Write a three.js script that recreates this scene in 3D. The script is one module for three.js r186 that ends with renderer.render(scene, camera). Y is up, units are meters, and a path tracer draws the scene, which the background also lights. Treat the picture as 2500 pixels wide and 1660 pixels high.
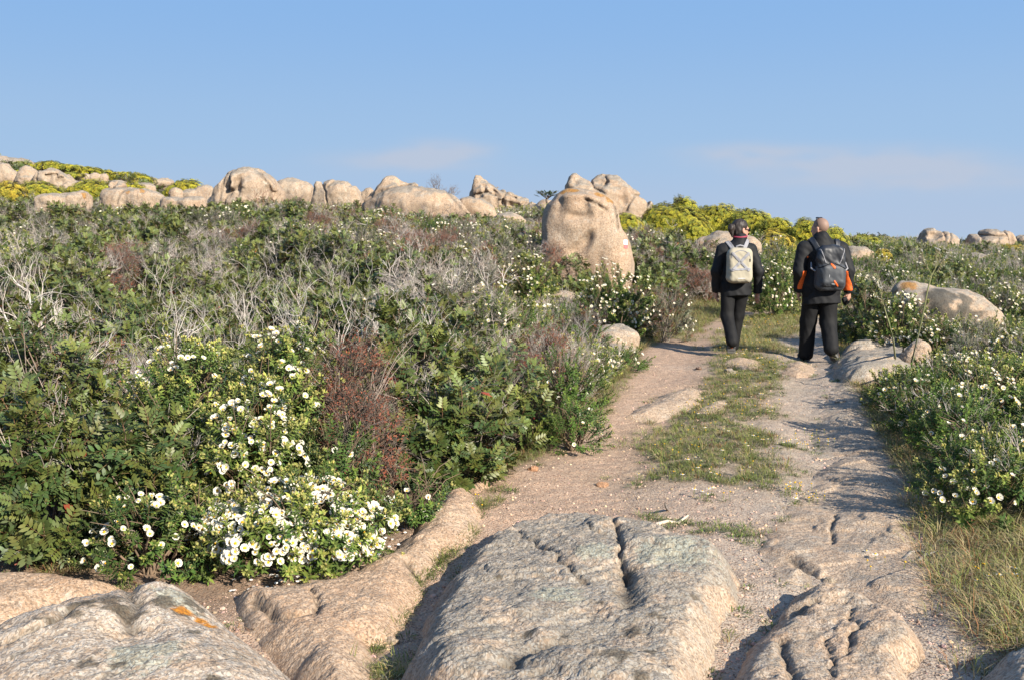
import * as THREE from 'three';
import { ImprovedNoise } from 'three/addons/math/ImprovedNoise.js';
import { mergeGeometries } from 'three/addons/utils/BufferGeometryUtils.js';

// ---------------------------------------------------------------- camera, sky, sun, exposure
const EXPOSURE = 2.15, FOCAL = 2560, EYE = 1.6, PITCH = THREE.MathUtils.degToRad(5.9);
const scene = new THREE.Scene();
const camera = new THREE.PerspectiveCamera(THREE.MathUtils.radToDeg(2 * Math.atan(830 / FOCAL)), 2500 / 1660, 0.05, 2000);
camera.position.set(0, EYE, 0);
camera.rotation.x = -PITCH;

const SUN_EL = THREE.MathUtils.degToRad(28), SUN_AZ = THREE.MathUtils.degToRad(49);   // to the right, a little behind the camera
const SUN = new THREE.Vector3(Math.cos(SUN_EL) * Math.cos(SUN_AZ), Math.sin(SUN_EL), Math.cos(SUN_EL) * Math.sin(SUN_AZ));

const PN = new ImprovedNoise();
const noise = (x, y, z = 0) => PN.noise(x + 37.3, y + 11.7, z + 5.1);
function fbm(x, y, z, o = 4) { let s = 0, a = 0.5, k = 1; for (let i = 0; i < o; i++) { s += a * noise(x * k, y * k, z * k); a *= 0.5; k *= 2.03; } return s; }
const clamp = (x, a = 0, b = 1) => Math.min(b, Math.max(a, x));
const lerp = (a, b, t) => a + (b - a) * t;
const smooth = (a, b, x) => { const t = clamp((x - a) / (b - a)); return t * t * (3 - 2 * t); };
const mix3 = (a, b, t) => [lerp(a[0], b[0], t), lerp(a[1], b[1], t), lerp(a[2], b[2], t)];

{ // clear spring sky: deeper blue overhead, paler at the horizon, two faint veils of cloud
  const w = 2048, h = 1024, data = new Float32Array(w * h * 4);
  for (let r = 0; r < h; r++) {
    const el = ((r + 0.5) / h - 0.5) * Math.PI, sy = Math.sin(el), cy = Math.cos(el), deg = THREE.MathUtils.radToDeg(el);
    for (let c = 0; c < w; c++) {
      const az = ((c + 0.5) / w - 0.5) * 2 * Math.PI, x = Math.cos(az) * cy, z = Math.sin(az) * cy;
      let col;
      if (deg < 0) col = [0.445, 0.56, 0.745];
      else {
        col = mix3([0.445, 0.56, 0.745], [0.37, 0.55, 0.79], smooth(0, 5, deg));
        col = mix3(col, [0.262, 0.472, 0.81], smooth(3, 13, deg));
        col = mix3(col, [0.10, 0.25, 0.60], smooth(11, 75, deg));
      }
      const cs = x * SUN.x + sy * SUN.y + z * SUN.z;
      const glow = 0.5 * Math.pow(Math.max(0, cs), 12) + 0.16 * Math.pow(Math.max(0, cs), 3);
      col = [col[0] + glow * 0.95, col[1] + glow * 0.9, col[2] + glow * 0.8];
      if (deg > 0 && deg < 30) { // thin veils of cloud low over the hill
        const hd = THREE.MathUtils.radToDeg(Math.atan2(x, -z)); let k = 0;
        for (const [h0, d0, wh, wd] of [[-5.6, 3.75, 3.4, 0.55], [-3.4, 4.35, 2.0, 0.5], [12.4, 4.0, 3.0, 0.5], [18.5, 3.6, 4.6, 0.6], [20.5, 2.7, 6, 0.7], [-60, 6, 20, 1.5], [75, 7, 24, 1.6], [140, 6, 30, 2]]) k += Math.exp(-(((hd - h0) / wh) ** 2) - (((deg - d0) / wd) ** 2));
        const n = 0.62 + 0.95 * fbm(hd * 0.32, deg * 1.5, 3, 5);
        col = mix3(col, [0.5, 0.575, 0.715], clamp(k * n * 1.7, 0, 0.95));
      }
      const i = (r * w + c) * 4;
      if (deg <= 0) col = [0.445, 0.56, 0.745];
      data[i] = col[0] / EXPOSURE; data[i + 1] = col[1] / EXPOSURE; data[i + 2] = col[2] / EXPOSURE; data[i + 3] = 1;
    }
  }
  const t = new THREE.DataTexture(data, w, h, THREE.RGBAFormat, THREE.FloatType);
  t.mapping = THREE.EquirectangularReflectionMapping; t.magFilter = THREE.LinearFilter; t.minFilter = THREE.LinearFilter; t.needsUpdate = true;
  scene.background = t; scene.environment = t;
}
const sun = new THREE.DirectionalLight(new THREE.Color().setRGB(1, 0.915, 0.785), 5);
sun.position.copy(SUN).multiplyScalar(60).add(new THREE.Vector3(0, 0, -18));
sun.target.position.set(0, 0, -18);
sun.castShadow = true; sun.shadow.mapSize.set(4096, 4096); sun.shadow.radius = 1;
Object.assign(sun.shadow.camera, { left: -50, right: 50, top: 40, bottom: -40, near: 1, far: 160 });
scene.add(sun, sun.target);

const renderer = new THREE.WebGLRenderer({ antialias: true });
renderer.setSize(1024, 679);
renderer.shadowMap.enabled = true;
renderer.toneMapping = THREE.LinearToneMapping;
renderer.toneMappingExposure = EXPOSURE;

// ---------------------------------------------------------------- helpers
function rngOf(seed) { let s = seed >>> 0; return () => { s = (s + 0x6d2b79f5) | 0; let t = Math.imul(s ^ (s >>> 15), 1 | s); t = (t + Math.imul(t ^ (t >>> 7), 61 | t)) ^ t; return ((t ^ (t >>> 14)) >>> 0) / 4294967296; }; }
const V3 = (x, y, z) => new THREE.Vector3(x, y, z);
const cosP = Math.cos(PITCH), sinP = Math.sin(PITCH);
// the point of the place at distance D (metres ahead) that the photograph shows at (px, py)
function at(px, py, D) {
  const u = (px - 1250) / FOCAL, v = -(py - 830) / FOCAL, y = v * cosP - sinP, z = -v * sinP - cosP, s = D / -z;
  return V3(u * s, EYE + y * s, -D);
}
function seenAt(p) {
  const dy = p.y - EYE, y = dy * cosP - p.z * sinP, z = dy * sinP + p.z * cosP;
  return [1250 + FOCAL * p.x / -z, 830 - FOCAL * y / -z];
}
const counts = {};
function numbered(name) { const n = counts[name] ?? 0; counts[name] = n + 1; return n ? name + '_' + String(n).padStart(3, '0') : name; }
function tag(o, label, category, group, kind) {
  o.userData.label = label; o.userData.category = category;
  if (group) o.userData.group = group;
  if (kind) o.userData.kind = kind;
  return o;
}
function thing(name, label, category, pos, group) {
  const o = new THREE.Group(); o.name = numbered(name); if (pos) o.position.copy(pos);
  scene.add(o); return tag(o, label, category, group);
}
function shadowed(m) { m.castShadow = true; m.receiveShadow = true; return m; }
function part(name, geo, mat, parent, kind) {
  const m = shadowed(new THREE.Mesh(geo, mat)); m.name = name; if (kind) m.userData.kind = kind; parent.add(m); return m;
}
function table(t) { return (x) => { if (x <= t[0][0]) return t[0][1]; for (let i = 1; i < t.length; i++) if (x <= t[i][0]) { const [a, b] = t[i - 1], [c, d] = t[i]; return b + (d - b) * (x - a) / (c - a); } return t[t.length - 1][1]; }; }

class Builder { // one mesh from many small pieces with vertex colours
  constructor() { this.p = []; this.c = []; this.i = []; }
  v(x, y, z, c) { this.p.push(x, y, z); this.c.push(c[0], c[1], c[2]); return this.p.length / 3 - 1; }
  tri(a, b, c) { this.i.push(a, b, c); }
  // oval leaf from p along d with face normal near n
  oval(p, d, n, len, wid, c, curl = 0.12, c2) {
    const s = V3().crossVectors(d, n).normalize(), up = V3().crossVectors(s, d).normalize(); c2 = c2 || c;
    const q = (t, w, h, k) => this.v(p.x + d.x * len * t + s.x * w + up.x * h, p.y + d.y * len * t + s.y * w + up.y * h, p.z + d.z * len * t + s.z * w + up.z * h, k);
    const hw = wid / 2, B = q(0, 0, 0, c2), l1 = q(0.3, -hw * 0.9, curl * wid, c), r1 = q(0.3, hw * 0.9, curl * wid, c), l2 = q(0.68, -hw * 0.85, curl * wid * 0.6, c), r2 = q(0.68, hw * 0.85, curl * wid * 0.6, c), T = q(1, 0, -curl * len * 0.5, c);
    this.tri(B, r1, l1); this.tri(l1, r1, r2); this.tri(l1, r2, l2); this.tri(l2, r2, T);
  }
  blade(p, d, n, len, wid, c, bend = 0.15, c2) { // narrow leaf or grass blade
    const s = V3().crossVectors(d, n).normalize(), up = V3().crossVectors(s, d).normalize(), hw = wid / 2; c2 = c2 || c;
    const q = (t, w, h, k) => this.v(p.x + d.x * len * t + s.x * w + up.x * h, p.y + d.y * len * t + s.y * w + up.y * h, p.z + d.z * len * t + s.z * w + up.z * h, k);
    const B = q(0, 0, 0, c), L = q(0.45, -hw, bend * len * 0.25, c), R = q(0.45, hw, bend * len * 0.25, c), T = q(1, 0, -bend * len * 0.4, c2);
    this.tri(B, R, L); this.tri(L, R, T);
  }
  tube(pts, radii, sides, c, c2) {
    const n = pts.length; let prev = null; c2 = c2 || c;
    let ref = Math.abs(pts[n - 1].y - pts[0].y) > 0.8 * pts[0].distanceTo(pts[n - 1]) ? V3(1, 0, 0.2) : V3(0, 1, 0.1);
    for (let i = 0; i < n; i++) {
      const d = V3().subVectors(pts[Math.min(n - 1, i + 1)], pts[Math.max(0, i - 1)]).normalize();
      const a = V3().crossVectors(d, ref).normalize(), b = V3().crossVectors(a, d).normalize(), r = radii[i] ?? radii[radii.length - 1];
      const row = [], k = mix3(c, c2, i / (n - 1));
      for (let s = 0; s < sides; s++) { const t = s / sides * 2 * Math.PI, x = Math.cos(t) * r, y = Math.sin(t) * r; row.push(this.v(pts[i].x + a.x * x + b.x * y, pts[i].y + a.y * x + b.y * y, pts[i].z + a.z * x + b.z * y, k)); }
      if (prev) for (let s = 0; s < sides; s++) { const e = (s + 1) % sides; this.tri(prev[s], prev[e], row[e]); this.tri(prev[s], row[e], row[s]); }
      prev = row;
    }
  }
  blob(p, rx, ry, c, sides = 5) { // small double cone bud
    const t = this.v(p.x, p.y + ry, p.z, c), b = this.v(p.x, p.y - ry, p.z, c), ring = [];
    for (let s = 0; s < sides; s++) { const a = s / sides * 2 * Math.PI; ring.push(this.v(p.x + Math.cos(a) * rx, p.y, p.z + Math.sin(a) * rx, c)); }
    for (let s = 0; s < sides; s++) { const e = (s + 1) % sides; this.tri(ring[s], t, ring[e]); this.tri(ring[e], b, ring[s]); }
  }
  geo() {
    const g = new THREE.BufferGeometry();
    g.setAttribute('position', new THREE.Float32BufferAttribute(this.p, 3));
    g.setAttribute('color', new THREE.Float32BufferAttribute(this.c, 3));
    g.setIndex(this.i); g.computeVertexNormals(); return g;
  }
}
// closed surface f = 0 inside a box (surface nets)
function isoMesh(f, lo, hi, cell) {
  const nx = Math.ceil((hi[0] - lo[0]) / cell) + 1, ny = Math.ceil((hi[1] - lo[1]) / cell) + 1, nz = Math.ceil((hi[2] - lo[2]) / cell) + 1;
  const F = new Float32Array(nx * ny * nz), id = (i, j, k) => i + nx * (j + ny * k);
  for (let k = 0; k < nz; k++) for (let j = 0; j < ny; j++) for (let i = 0; i < nx; i++) F[id(i, j, k)] = f(lo[0] + i * cell, lo[1] + j * cell, lo[2] + k * cell);
  const cellV = new Int32Array(nx * ny * nz).fill(-1), P = [], I = [];
  const E = [[0, 1], [2, 3], [4, 5], [6, 7], [0, 2], [1, 3], [4, 6], [5, 7], [0, 4], [1, 5], [2, 6], [3, 7]];
  for (let k = 0; k < nz - 1; k++) for (let j = 0; j < ny - 1; j++) for (let i = 0; i < nx - 1; i++) {
    const g = []; let m = 0;
    for (let c = 0; c < 8; c++) { const v = F[id(i + (c & 1), j + ((c >> 1) & 1), k + (c >> 2))]; g.push(v); if (v < 0) m |= 1 << c; }
    if (m === 0 || m === 255) continue;
    let x = 0, y = 0, z = 0, n = 0;
    for (const [a, b] of E) if ((g[a] < 0) !== (g[b] < 0)) {
      const t = g[a] / (g[a] - g[b]); n++;
      x += (a & 1) + t * ((b & 1) - (a & 1)); y += ((a >> 1) & 1) + t * (((b >> 1) & 1) - ((a >> 1) & 1)); z += (a >> 2) + t * ((b >> 2) - (a >> 2));
    }
    cellV[id(i, j, k)] = P.length / 3;
    P.push(lo[0] + (i + x / n) * cell, lo[1] + (j + y / n) * cell, lo[2] + (k + z / n) * cell);
  }
  const quad = (a, b, c, d, flip) => { if (a < 0 || b < 0 || c < 0 || d < 0) return; if (flip) I.push(a, c, b, a, d, c); else I.push(a, b, c, a, c, d); };
  for (let k = 1; k < nz - 1; k++) for (let j = 1; j < ny - 1; j++) for (let i = 1; i < nx - 1; i++) {
    const v = F[id(i, j, k)] < 0;
    if (v !== F[id(i + 1, j, k)] < 0) quad(cellV[id(i, j - 1, k - 1)], cellV[id(i, j, k - 1)], cellV[id(i, j, k)], cellV[id(i, j - 1, k)], !v);
    if (v !== F[id(i, j + 1, k)] < 0) quad(cellV[id(i - 1, j, k - 1)], cellV[id(i - 1, j, k)], cellV[id(i, j, k)], cellV[id(i, j, k - 1)], !v);
    if (v !== F[id(i, j, k + 1)] < 0) quad(cellV[id(i - 1, j - 1, k)], cellV[id(i, j - 1, k)], cellV[id(i, j, k)], cellV[id(i - 1, j, k)], !v);
  }
  const geo = new THREE.BufferGeometry();
  geo.setAttribute('position', new THREE.Float32BufferAttribute(P, 3)); geo.setIndex(I); geo.computeVertexNormals();
  return geo;
}
const smin = (a, b, k) => { const h = Math.max(k - Math.abs(a - b), 0) / k; return Math.min(a, b) - h * h * k * 0.25; };
const smax = (a, b, k) => -smin(-a, -b, k);

// speckled grains: every grain has its own tone; returns colour and height textures that repeat
function grainTextures(size, cell, seed, palette, rough = 0.5) {
  const R = rngOf(seed), n = Math.floor(size / cell), px = new Float32Array(n * n), py = new Float32Array(n * n), kind = new Float32Array(n * n), hgt = new Float32Array(n * n);
  for (let i = 0; i < n * n; i++) { px[i] = R(); py[i] = R(); kind[i] = R(); hgt[i] = R(); }
  const col = new Uint8Array(size * size * 4), bmp = new Uint8Array(size * size * 4), c0 = size / n;
  const soft = []; for (let i = 0; i < 64 * 64; i++) soft.push(R());
  const softAt = (x, y, f) => { const s = 64; x = x * f; y = y * f; const x0 = Math.floor(x), y0 = Math.floor(y), fx = x - x0, fy = y - y0, q = (i, j) => soft[((j % f + f) % f % s) * s + ((i % f + f) % f % s)]; const ux = fx * fx * (3 - 2 * fx), uy = fy * fy * (3 - 2 * fy); return lerp(lerp(q(x0, y0), q(x0 + 1, y0), ux), lerp(q(x0, y0 + 1), q(x0 + 1, y0 + 1), ux), uy); };
  for (let y = 0; y < size; y++) for (let x = 0; x < size; x++) {
    const gx = x / c0, gy = y / c0, ix = Math.floor(gx), iy = Math.floor(gy); let best = 9, bi = 0;
    for (let dj = -1; dj <= 1; dj++) for (let di = -1; di <= 1; di++) {
      const cx = (ix + di + n) % n, cy = (iy + dj + n) % n, k = cy * n + cx, dx = ix + di + px[k] - gx, dy = iy + dj + py[k] - gy, d = dx * dx + dy * dy;
      if (d < best) { best = d; bi = k; }
    }
    const m = softAt(x / size, y / size, 16) * 0.5 + softAt(x / size, y / size, 48) * 0.5, kk = kind[bi];
    let acc = 0, tone = palette[palette.length - 1]; for (const p of palette) { acc += p[0]; if (kk < acc) { tone = p; break; } }
    const v = 0.86 + 0.14 * hgt[bi], o = (y * size + x) * 4, shade = v * (0.88 + 0.24 * (m - 0.5));
    for (let c = 0; c < 3; c++) col[o + c] = clamp(Math.pow(tone[1 + c] * shade, 1 / 2.2) * 255, 0, 255);
    col[o + 3] = 255;
    const h = clamp(hgt[bi] * rough * (1 - best * 0.5) + (1 - rough) * m);
    bmp[o] = bmp[o + 1] = bmp[o + 2] = h * 255; bmp[o + 3] = 255;
  }
  const make = (a, srgb) => { const t = new THREE.DataTexture(a, size, size); t.wrapS = t.wrapT = THREE.RepeatWrapping; t.magFilter = THREE.LinearFilter; t.minFilter = THREE.LinearMipmapLinearFilter; t.generateMipmaps = true; if (srgb) t.colorSpace = THREE.SRGBColorSpace; t.needsUpdate = true; return t; };
  return [make(col, true), make(bmp, false)];
}
const scaledTex = (t, k) => { const c = t.clone(); c.repeat.set(k, k); c.needsUpdate = true; return c; };

// ---------------------------------------------------------------- the ground
// left and right edge of the sandy path at a distance D ahead
const pathL = table([[0, -2.2], [3.5, -1.6], [4.5, -1.1], [5.35, -0.6], [6.45, -0.2], [8, 0.3], [9.4, 0.72], [11, 1.12], [13, 1.55], [15, 2.0], [17.4, 2.55], [20, 3.1], [22, 3.8], [23, 4.8], [23.8, 6.5], [24.4, 9.5], [25, 14], [26, 22], [90, 40]]);
const pathR = table([[0, 2.2], [3.5, 1.8], [4.5, 1.98], [5.2, 2.15], [6.45, 2.5], [8, 2.85], [9.4, 3.15], [12.2, 3.8], [15, 4.7], [18, 5.8], [19.5, 6.8], [20.3, 8.2], [21, 10.5], [21.8, 14.5], [23, 22], [26, 26], [90, 41]]);
const crest = table([[-3, 9], [-0.49, 7.9], [-0.43, 7.35], [-0.37, 6.3], [-0.32, 5.1], [-0.25, 3.6], [-0.14, 2.4], [0.02, 2.2], [0.16, 1.3], [0.29, 0.45], [0.5, 0.3], [3, 0.2]]);
function ground0(x, D) {
  const d = Math.max(0.01, D), xl = d < 20 ? pathL(d) : Math.min(pathL(d), 0.165 * d), xr = pathR(d);
  const wl = smooth(0, d < 20 ? 2.6 : 2.6 + (d - 20) * 0.13, xl - x), wr = smooth(0, 1.6, x - xr);
  const near = wl * (0.06 * smooth(3.5, 7, d) + 0.066 * Math.max(0, Math.min(d, 34) - 8)) + wr * 0.1 * smooth(3, 8, d) * (1 - smooth(20, 34, d));
  let h = near;
  if (d > 34) { const k = clamp((d - 34) / 56); h = lerp(near, crest(x / d), k < 1 ? Math.pow(k, 1.15) : 1) - Math.max(0, d - 90) * 0.05; }
  h += 0.13 * Math.exp(-(((x - 2.6) / 1.5) ** 2) - (((d - 13.2) / 2.2) ** 2));
  const ex = (x - d * 0.2) / 9, ed = (d - 43) / 11; h += 0.95 * Math.exp(-ex * ex - ed * ed);           // the rise under the yellow shrubs
  return h;
}
function pathT(x, D) { return (x - pathL(D)) / (pathR(D) - pathL(D)); }
function onPath(x, D) { return D < 30 ? smooth(-0.06, 0.06, pathT(x, D)) * (1 - smooth(0.94, 1.08, pathT(x, D))) : 0; }
function hT(x, z) {
  const D = -z; let h = ground0(x, D);
  const near = 1 - smooth(14, 40, D);
  h += 0.05 * noise(x * 0.45, D * 0.45, 2) + near * (0.018 * noise(x * 1.7, D * 1.7, 8) + 0.006 * noise(x * 7, D * 7, 3));
  if (D > 0 && D < 26) { const t = pathT(x, D), p = onPath(x, D); h -= p * 0.035 * (Math.exp(-(((t - 0.25) / 0.16) ** 2)) + Math.exp(-(((t - 0.82) / 0.1) ** 2))); }
  return h;
}
// where the sight line through a pixel meets the ground (lifted by h)
function groundAt(px, py, h = 0) {
  let a = 1.2, b = 0;
  for (let D = 1.2; D < 140; D *= 1.01) { const p = at(px, py, D); if (p.y < hT(p.x, p.z) + h) { b = D; break; } a = D; }
  if (!b) return at(px, py, 90);
  for (let k = 0; k < 14; k++) { const m = (a + b) / 2, p = at(px, py, m); if (p.y < hT(p.x, p.z) + h) b = m; else a = m; }
  return at(px, py, b);
}
const [sandTex, sandBump] = grainTextures(1024, 7, 11, [[0.5, 0.92, 0.9, 0.88], [0.25, 1, 0.9, 0.82], [0.12, 0.62, 0.52, 0.46], [0.08, 1, 1, 1], [0.05, 0.35, 0.28, 0.24]], 0.6);
const groundMat = new THREE.MeshStandardMaterial({ vertexColors: true, map: sandTex, bumpMap: sandBump, bumpScale: 0.009, roughness: 0.97 });
function grassy(x, D) { // 0..1: how green the ground is
  const t = pathT(x, D), n = fbm(x * 1.3, D * 1.0, 4, 4) * 1.6;
  if (D < 3.2 || D > 34) return D > 34 ? 0.3 : 0;
  const strip = Math.exp(-(((t - 0.56 + 0.1 * noise(D * 0.4, 3)) / 0.22) ** 2)) * smooth(5.6, 7.6, D);
  const fringeL = Math.exp(-(((t + 0.02) / 0.09) ** 2)) * smooth(5.8, 7.2, D), fringeR = smooth(0.93, 1.06, t) * (1 - smooth(1.3, 1.7, t));
  const far = smooth(14, 17, D) * (1 - 0.85 * Math.exp(-(((t - 0.3) / 0.09) ** 2)) - 0.85 * Math.exp(-(((t - 0.85) / 0.1) ** 2))) * smooth(-0.1, 0.05, t);
  return clamp(Math.max(strip * 0.95, fringeL, fringeR * 1.1, far) + n * 0.68 - 0.13);
}
function groundColor(x, D) {
  const t = D > 0 && D < 34 ? pathT(x, D) : 0.5, p = D > 0 && D < 34 ? onPath(x, D) : 0;
  const n1 = fbm(x * 0.9, D * 0.9, 1, 3), n2 = fbm(x * 3.1, D * 3.1, 6, 3);
  let sand = mix3([0.62, 0.45, 0.325], [0.57, 0.485, 0.395], smooth(0.3, 0.75, t + n1 * 0.3));
  sand = mix3(sand, [0.45, 0.33, 0.24], clamp(n2 * 0.9 + 0.2) * 0.55);
  sand = mix3(sand, [0.66, 0.53, 0.42], smooth(0.05, 0.5, n1) * 0.5);
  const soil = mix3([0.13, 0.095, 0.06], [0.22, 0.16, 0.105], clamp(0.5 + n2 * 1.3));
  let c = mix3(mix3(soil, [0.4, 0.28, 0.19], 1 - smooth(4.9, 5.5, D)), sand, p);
  const g = D > 0 ? grassy(x, D) : 0;
  c = mix3(c, mix3([0.2, 0.19, 0.08], [0.34, 0.26, 0.14], clamp(0.5 + n2)), g * 0.6);
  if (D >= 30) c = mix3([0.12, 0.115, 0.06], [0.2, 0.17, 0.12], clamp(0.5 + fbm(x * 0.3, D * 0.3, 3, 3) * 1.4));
  return c;
}
{
  const xs = [], zs = [];
  for (let x = -2.4; x <= 4.6; x += 0.028) xs.push(x);
  for (let x = 4.6, s = 0.04; x < 320; s *= 1.075) { x += s; xs.push(x); }
  for (let x = -2.4, s = 0.04; x > -320; s *= 1.075) { x -= s; xs.unshift(x); }
  for (let z = -2.4; z >= -13; z -= 0.028) zs.push(z);
  for (let z = zs[zs.length - 1], s = 0.035; z > -620; s *= 1.045) { z -= s; zs.push(z); }
  for (let z = -2.4, s = 0.06; z < 60; s *= 1.1) { z += s; zs.unshift(z); }
  const nx = xs.length, nz = zs.length, P = new Float32Array(nx * nz * 3), C = new Float32Array(nx * nz * 3), U = new Float32Array(nx * nz * 2), I = [];
  for (let j = 0; j < nz; j++) for (let i = 0; i < nx; i++) {
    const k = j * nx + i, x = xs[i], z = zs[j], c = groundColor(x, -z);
    P[k * 3] = x; const D_ = -z, pr = D_ > 2 && D_ < 16 ? onPath(x, D_) : 0, tt = pr ? smooth(0.55, 0.85, pathT(x, D_)) : 0;
    P[k * 3 + 1] = hT(x, z) + 0.004 * noise(x * 21, z * 21, 4) + pr * (0.010 * fbm(x * 6, z * 9, 4, 3) + 0.006 * noise(x * 15, z * 15, 8)) + tt * pr * (0.022 * Math.max(-0.2, fbm(x * 3.2, z * 5.5, 14, 4)) + 0.008 * Math.abs(noise(x * 9, z * 16, 2))); P[k * 3 + 2] = z;
    C.set(c, k * 3); U[k * 2] = x / 1.1; U[k * 2 + 1] = z / 1.1;
    if (i && j) I.push(k - nx - 1, k - 1, k, k - nx - 1, k, k - nx); // wound to face up
  }
  const g = new THREE.BufferGeometry();
  g.setAttribute('position', new THREE.BufferAttribute(P, 3)); g.setAttribute('color', new THREE.BufferAttribute(C, 3)); g.setAttribute('uv', new THREE.BufferAttribute(U, 2));
  for (let k = 0; k < I.length; k += 3) { const t = I[k + 1]; I[k + 1] = I[k + 2]; I[k + 2] = t; }
  g.setIndex(I); g.computeVertexNormals();
  if (g.attributes.normal.getY(Math.floor(nx * nz / 2)) < 0) { for (let k = 0; k < I.length; k += 3) { const t = I[k + 1]; I[k + 1] = I[k + 2]; I[k + 2] = t; } g.setIndex(I); g.computeVertexNormals(); }
  const m = shadowed(new THREE.Mesh(g, groundMat)); m.name = 'ground';
  tag(m, 'sandy path and bare soil between the shrubs, rising to a low hill behind', 'ground', null, 'structure'); scene.add(m);
}

// ---------------------------------------------------------------- granite rocks
const [graniteTex, graniteBump] = grainTextures(2048, 13, 23, [[0.34, 0.95, 0.91, 0.86], [0.24, 0.84, 0.74, 0.64], [0.18, 0.7, 0.64, 0.57], [0.15, 1, 1, 0.98], [0.08, 0.5, 0.47, 0.44]], 0.65);
const graniteNear = new THREE.MeshStandardMaterial({ vertexColors: true, map: graniteTex, bumpMap: graniteBump, bumpScale: 0.006, roughness: 0.93 });
const graniteFar = new THREE.MeshStandardMaterial({ vertexColors: true, map: graniteTex, bumpMap: graniteBump, bumpScale: 0.012, roughness: 0.95 });
const keepOut = [];   // round footprints where no shrub grows: [x, z, r]
const keepSeen = [];  // parts of the place that the shrubs in front leave open to view: [px0, py0, px1, py1, D]

const PALE = [0.57, 0.48, 0.385], PINK = [0.60, 0.42, 0.29], GREYL = [0.345, 0.335, 0.295], MOSS = [0.075, 0.062, 0.04], WHITE = [0.68, 0.63, 0.56], ORANGE = [0.62, 0.26, 0.02], WARM = [0.66, 0.5, 0.36];
function rockColor(x, y, z, ny, s, seed) {
  const f = s.f ?? 1, n1 = fbm(x * 1.3 * f + seed, y * 1.3 * f, z * 1.3 * f, 4), n2 = fbm(x * 4.5 * f, y * 4.5 * f + seed, z * 4.5 * f, 4), n3 = fbm(x * 11 * f, y * 11 * f, z * 11 * f + seed, 4);
  let c = mix3(PALE, PINK, clamp((s.pink ?? 0.4) + n1 * 1.1));
  c = mix3(c, WARM, clamp((s.warm ?? 0.2) + n2 * 0.8));
  c = mix3(c, WHITE, clamp(smooth(0.05, 0.35, n3 + (s.white ?? 0) - 0.1)) * 0.6);
  const g = smooth(0.42, 0.62, 0.35 + n1 * 0.5 + n2 * 0.55 + (s.grey ?? 0) + (ny - 0.6) * (s.top ?? 0.4));
  c = mix3(c, mix3(GREYL, [0.45, 0.43, 0.39], clamp(0.5 + n3 * 1.5)), g * (s.greyMost ?? 0.8));
  if (s.dark) { const d = smooth(0.0, 0.05, n2 * 0.55 + n3 * 0.38 + n1 * 0.18 - 0.3 + s.dark); c = mix3(c, mix3(MOSS, [0.17, 0.145, 0.1], clamp(0.4 + n3)), d * 0.88); }
  return c;
}
const specks = (c, x, y, z, list, col) => { for (const [sx, sy, sz, r] of list) { const d = Math.hypot(x - sx, (y - sy) * 0.6, z - sz) / r + 0.9 * fbm(x * 30, y * 30, z * 30, 3); c = mix3(c, col, 1 - smooth(0.75, 1.0, d)); } return c; };
function segDist(px, pz, a, b) { const dx = b[0] - a[0], dz = b[1] - a[1], t = clamp(((px - a[0]) * dx + (pz - a[1]) * dz) / (dx * dx + dz * dz + 1e-9)); return Math.hypot(px - a[0] - t * dx, pz - a[1] - t * dz); }
function polyDist(px, pz, poly) { // positive inside
  let d = 1e9, inside = false;
  for (let i = 0, j = poly.length - 1; i < poly.length; j = i++) {
    const a = poly[i], b = poly[j]; d = Math.min(d, segDist(px, pz, a, b));
    if ((a[1] > pz) !== (b[1] > pz) && px < (b[0] - a[0]) * (pz - a[1]) / (b[1] - a[1]) + a[0]) inside = !inside;
  }
  return inside ? d : -d;
}
function boxMapped(g, ts) { // box mapping in metres: each face takes the plane it faces
  if (g.index) g = g.toNonIndexed();
  const p = g.attributes.position, n = g.attributes.normal, uv = new Float32Array(p.count * 2);
  for (let i = 0; i < p.count; i += 3) {
    const ax = Math.abs(n.getX(i) + n.getX(i + 1) + n.getX(i + 2)), ay = Math.abs(n.getY(i) + n.getY(i + 1) + n.getY(i + 2)), az = Math.abs(n.getZ(i) + n.getZ(i + 1) + n.getZ(i + 2));
    for (let q = i; q < i + 3; q++) { const X = p.getX(q), Y = p.getY(q), Z = p.getZ(q), [a, b] = ay > ax && ay > az ? [X, Z] : ax > az ? [Z, Y] : [X, Y]; uv[q * 2] = a / ts; uv[q * 2 + 1] = b / ts; }
  }
  g.setAttribute('uv', new THREE.BufferAttribute(uv, 2)); return g;
}
const hash2 = (i, j) => { let t = Math.imul(i * 374761393 + j * 668265263, 1274126177); t ^= t >>> 13; t = Math.imul(t, 1103515245); return ((t ^ (t >>> 16)) >>> 0) / 4294967296; };
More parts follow.
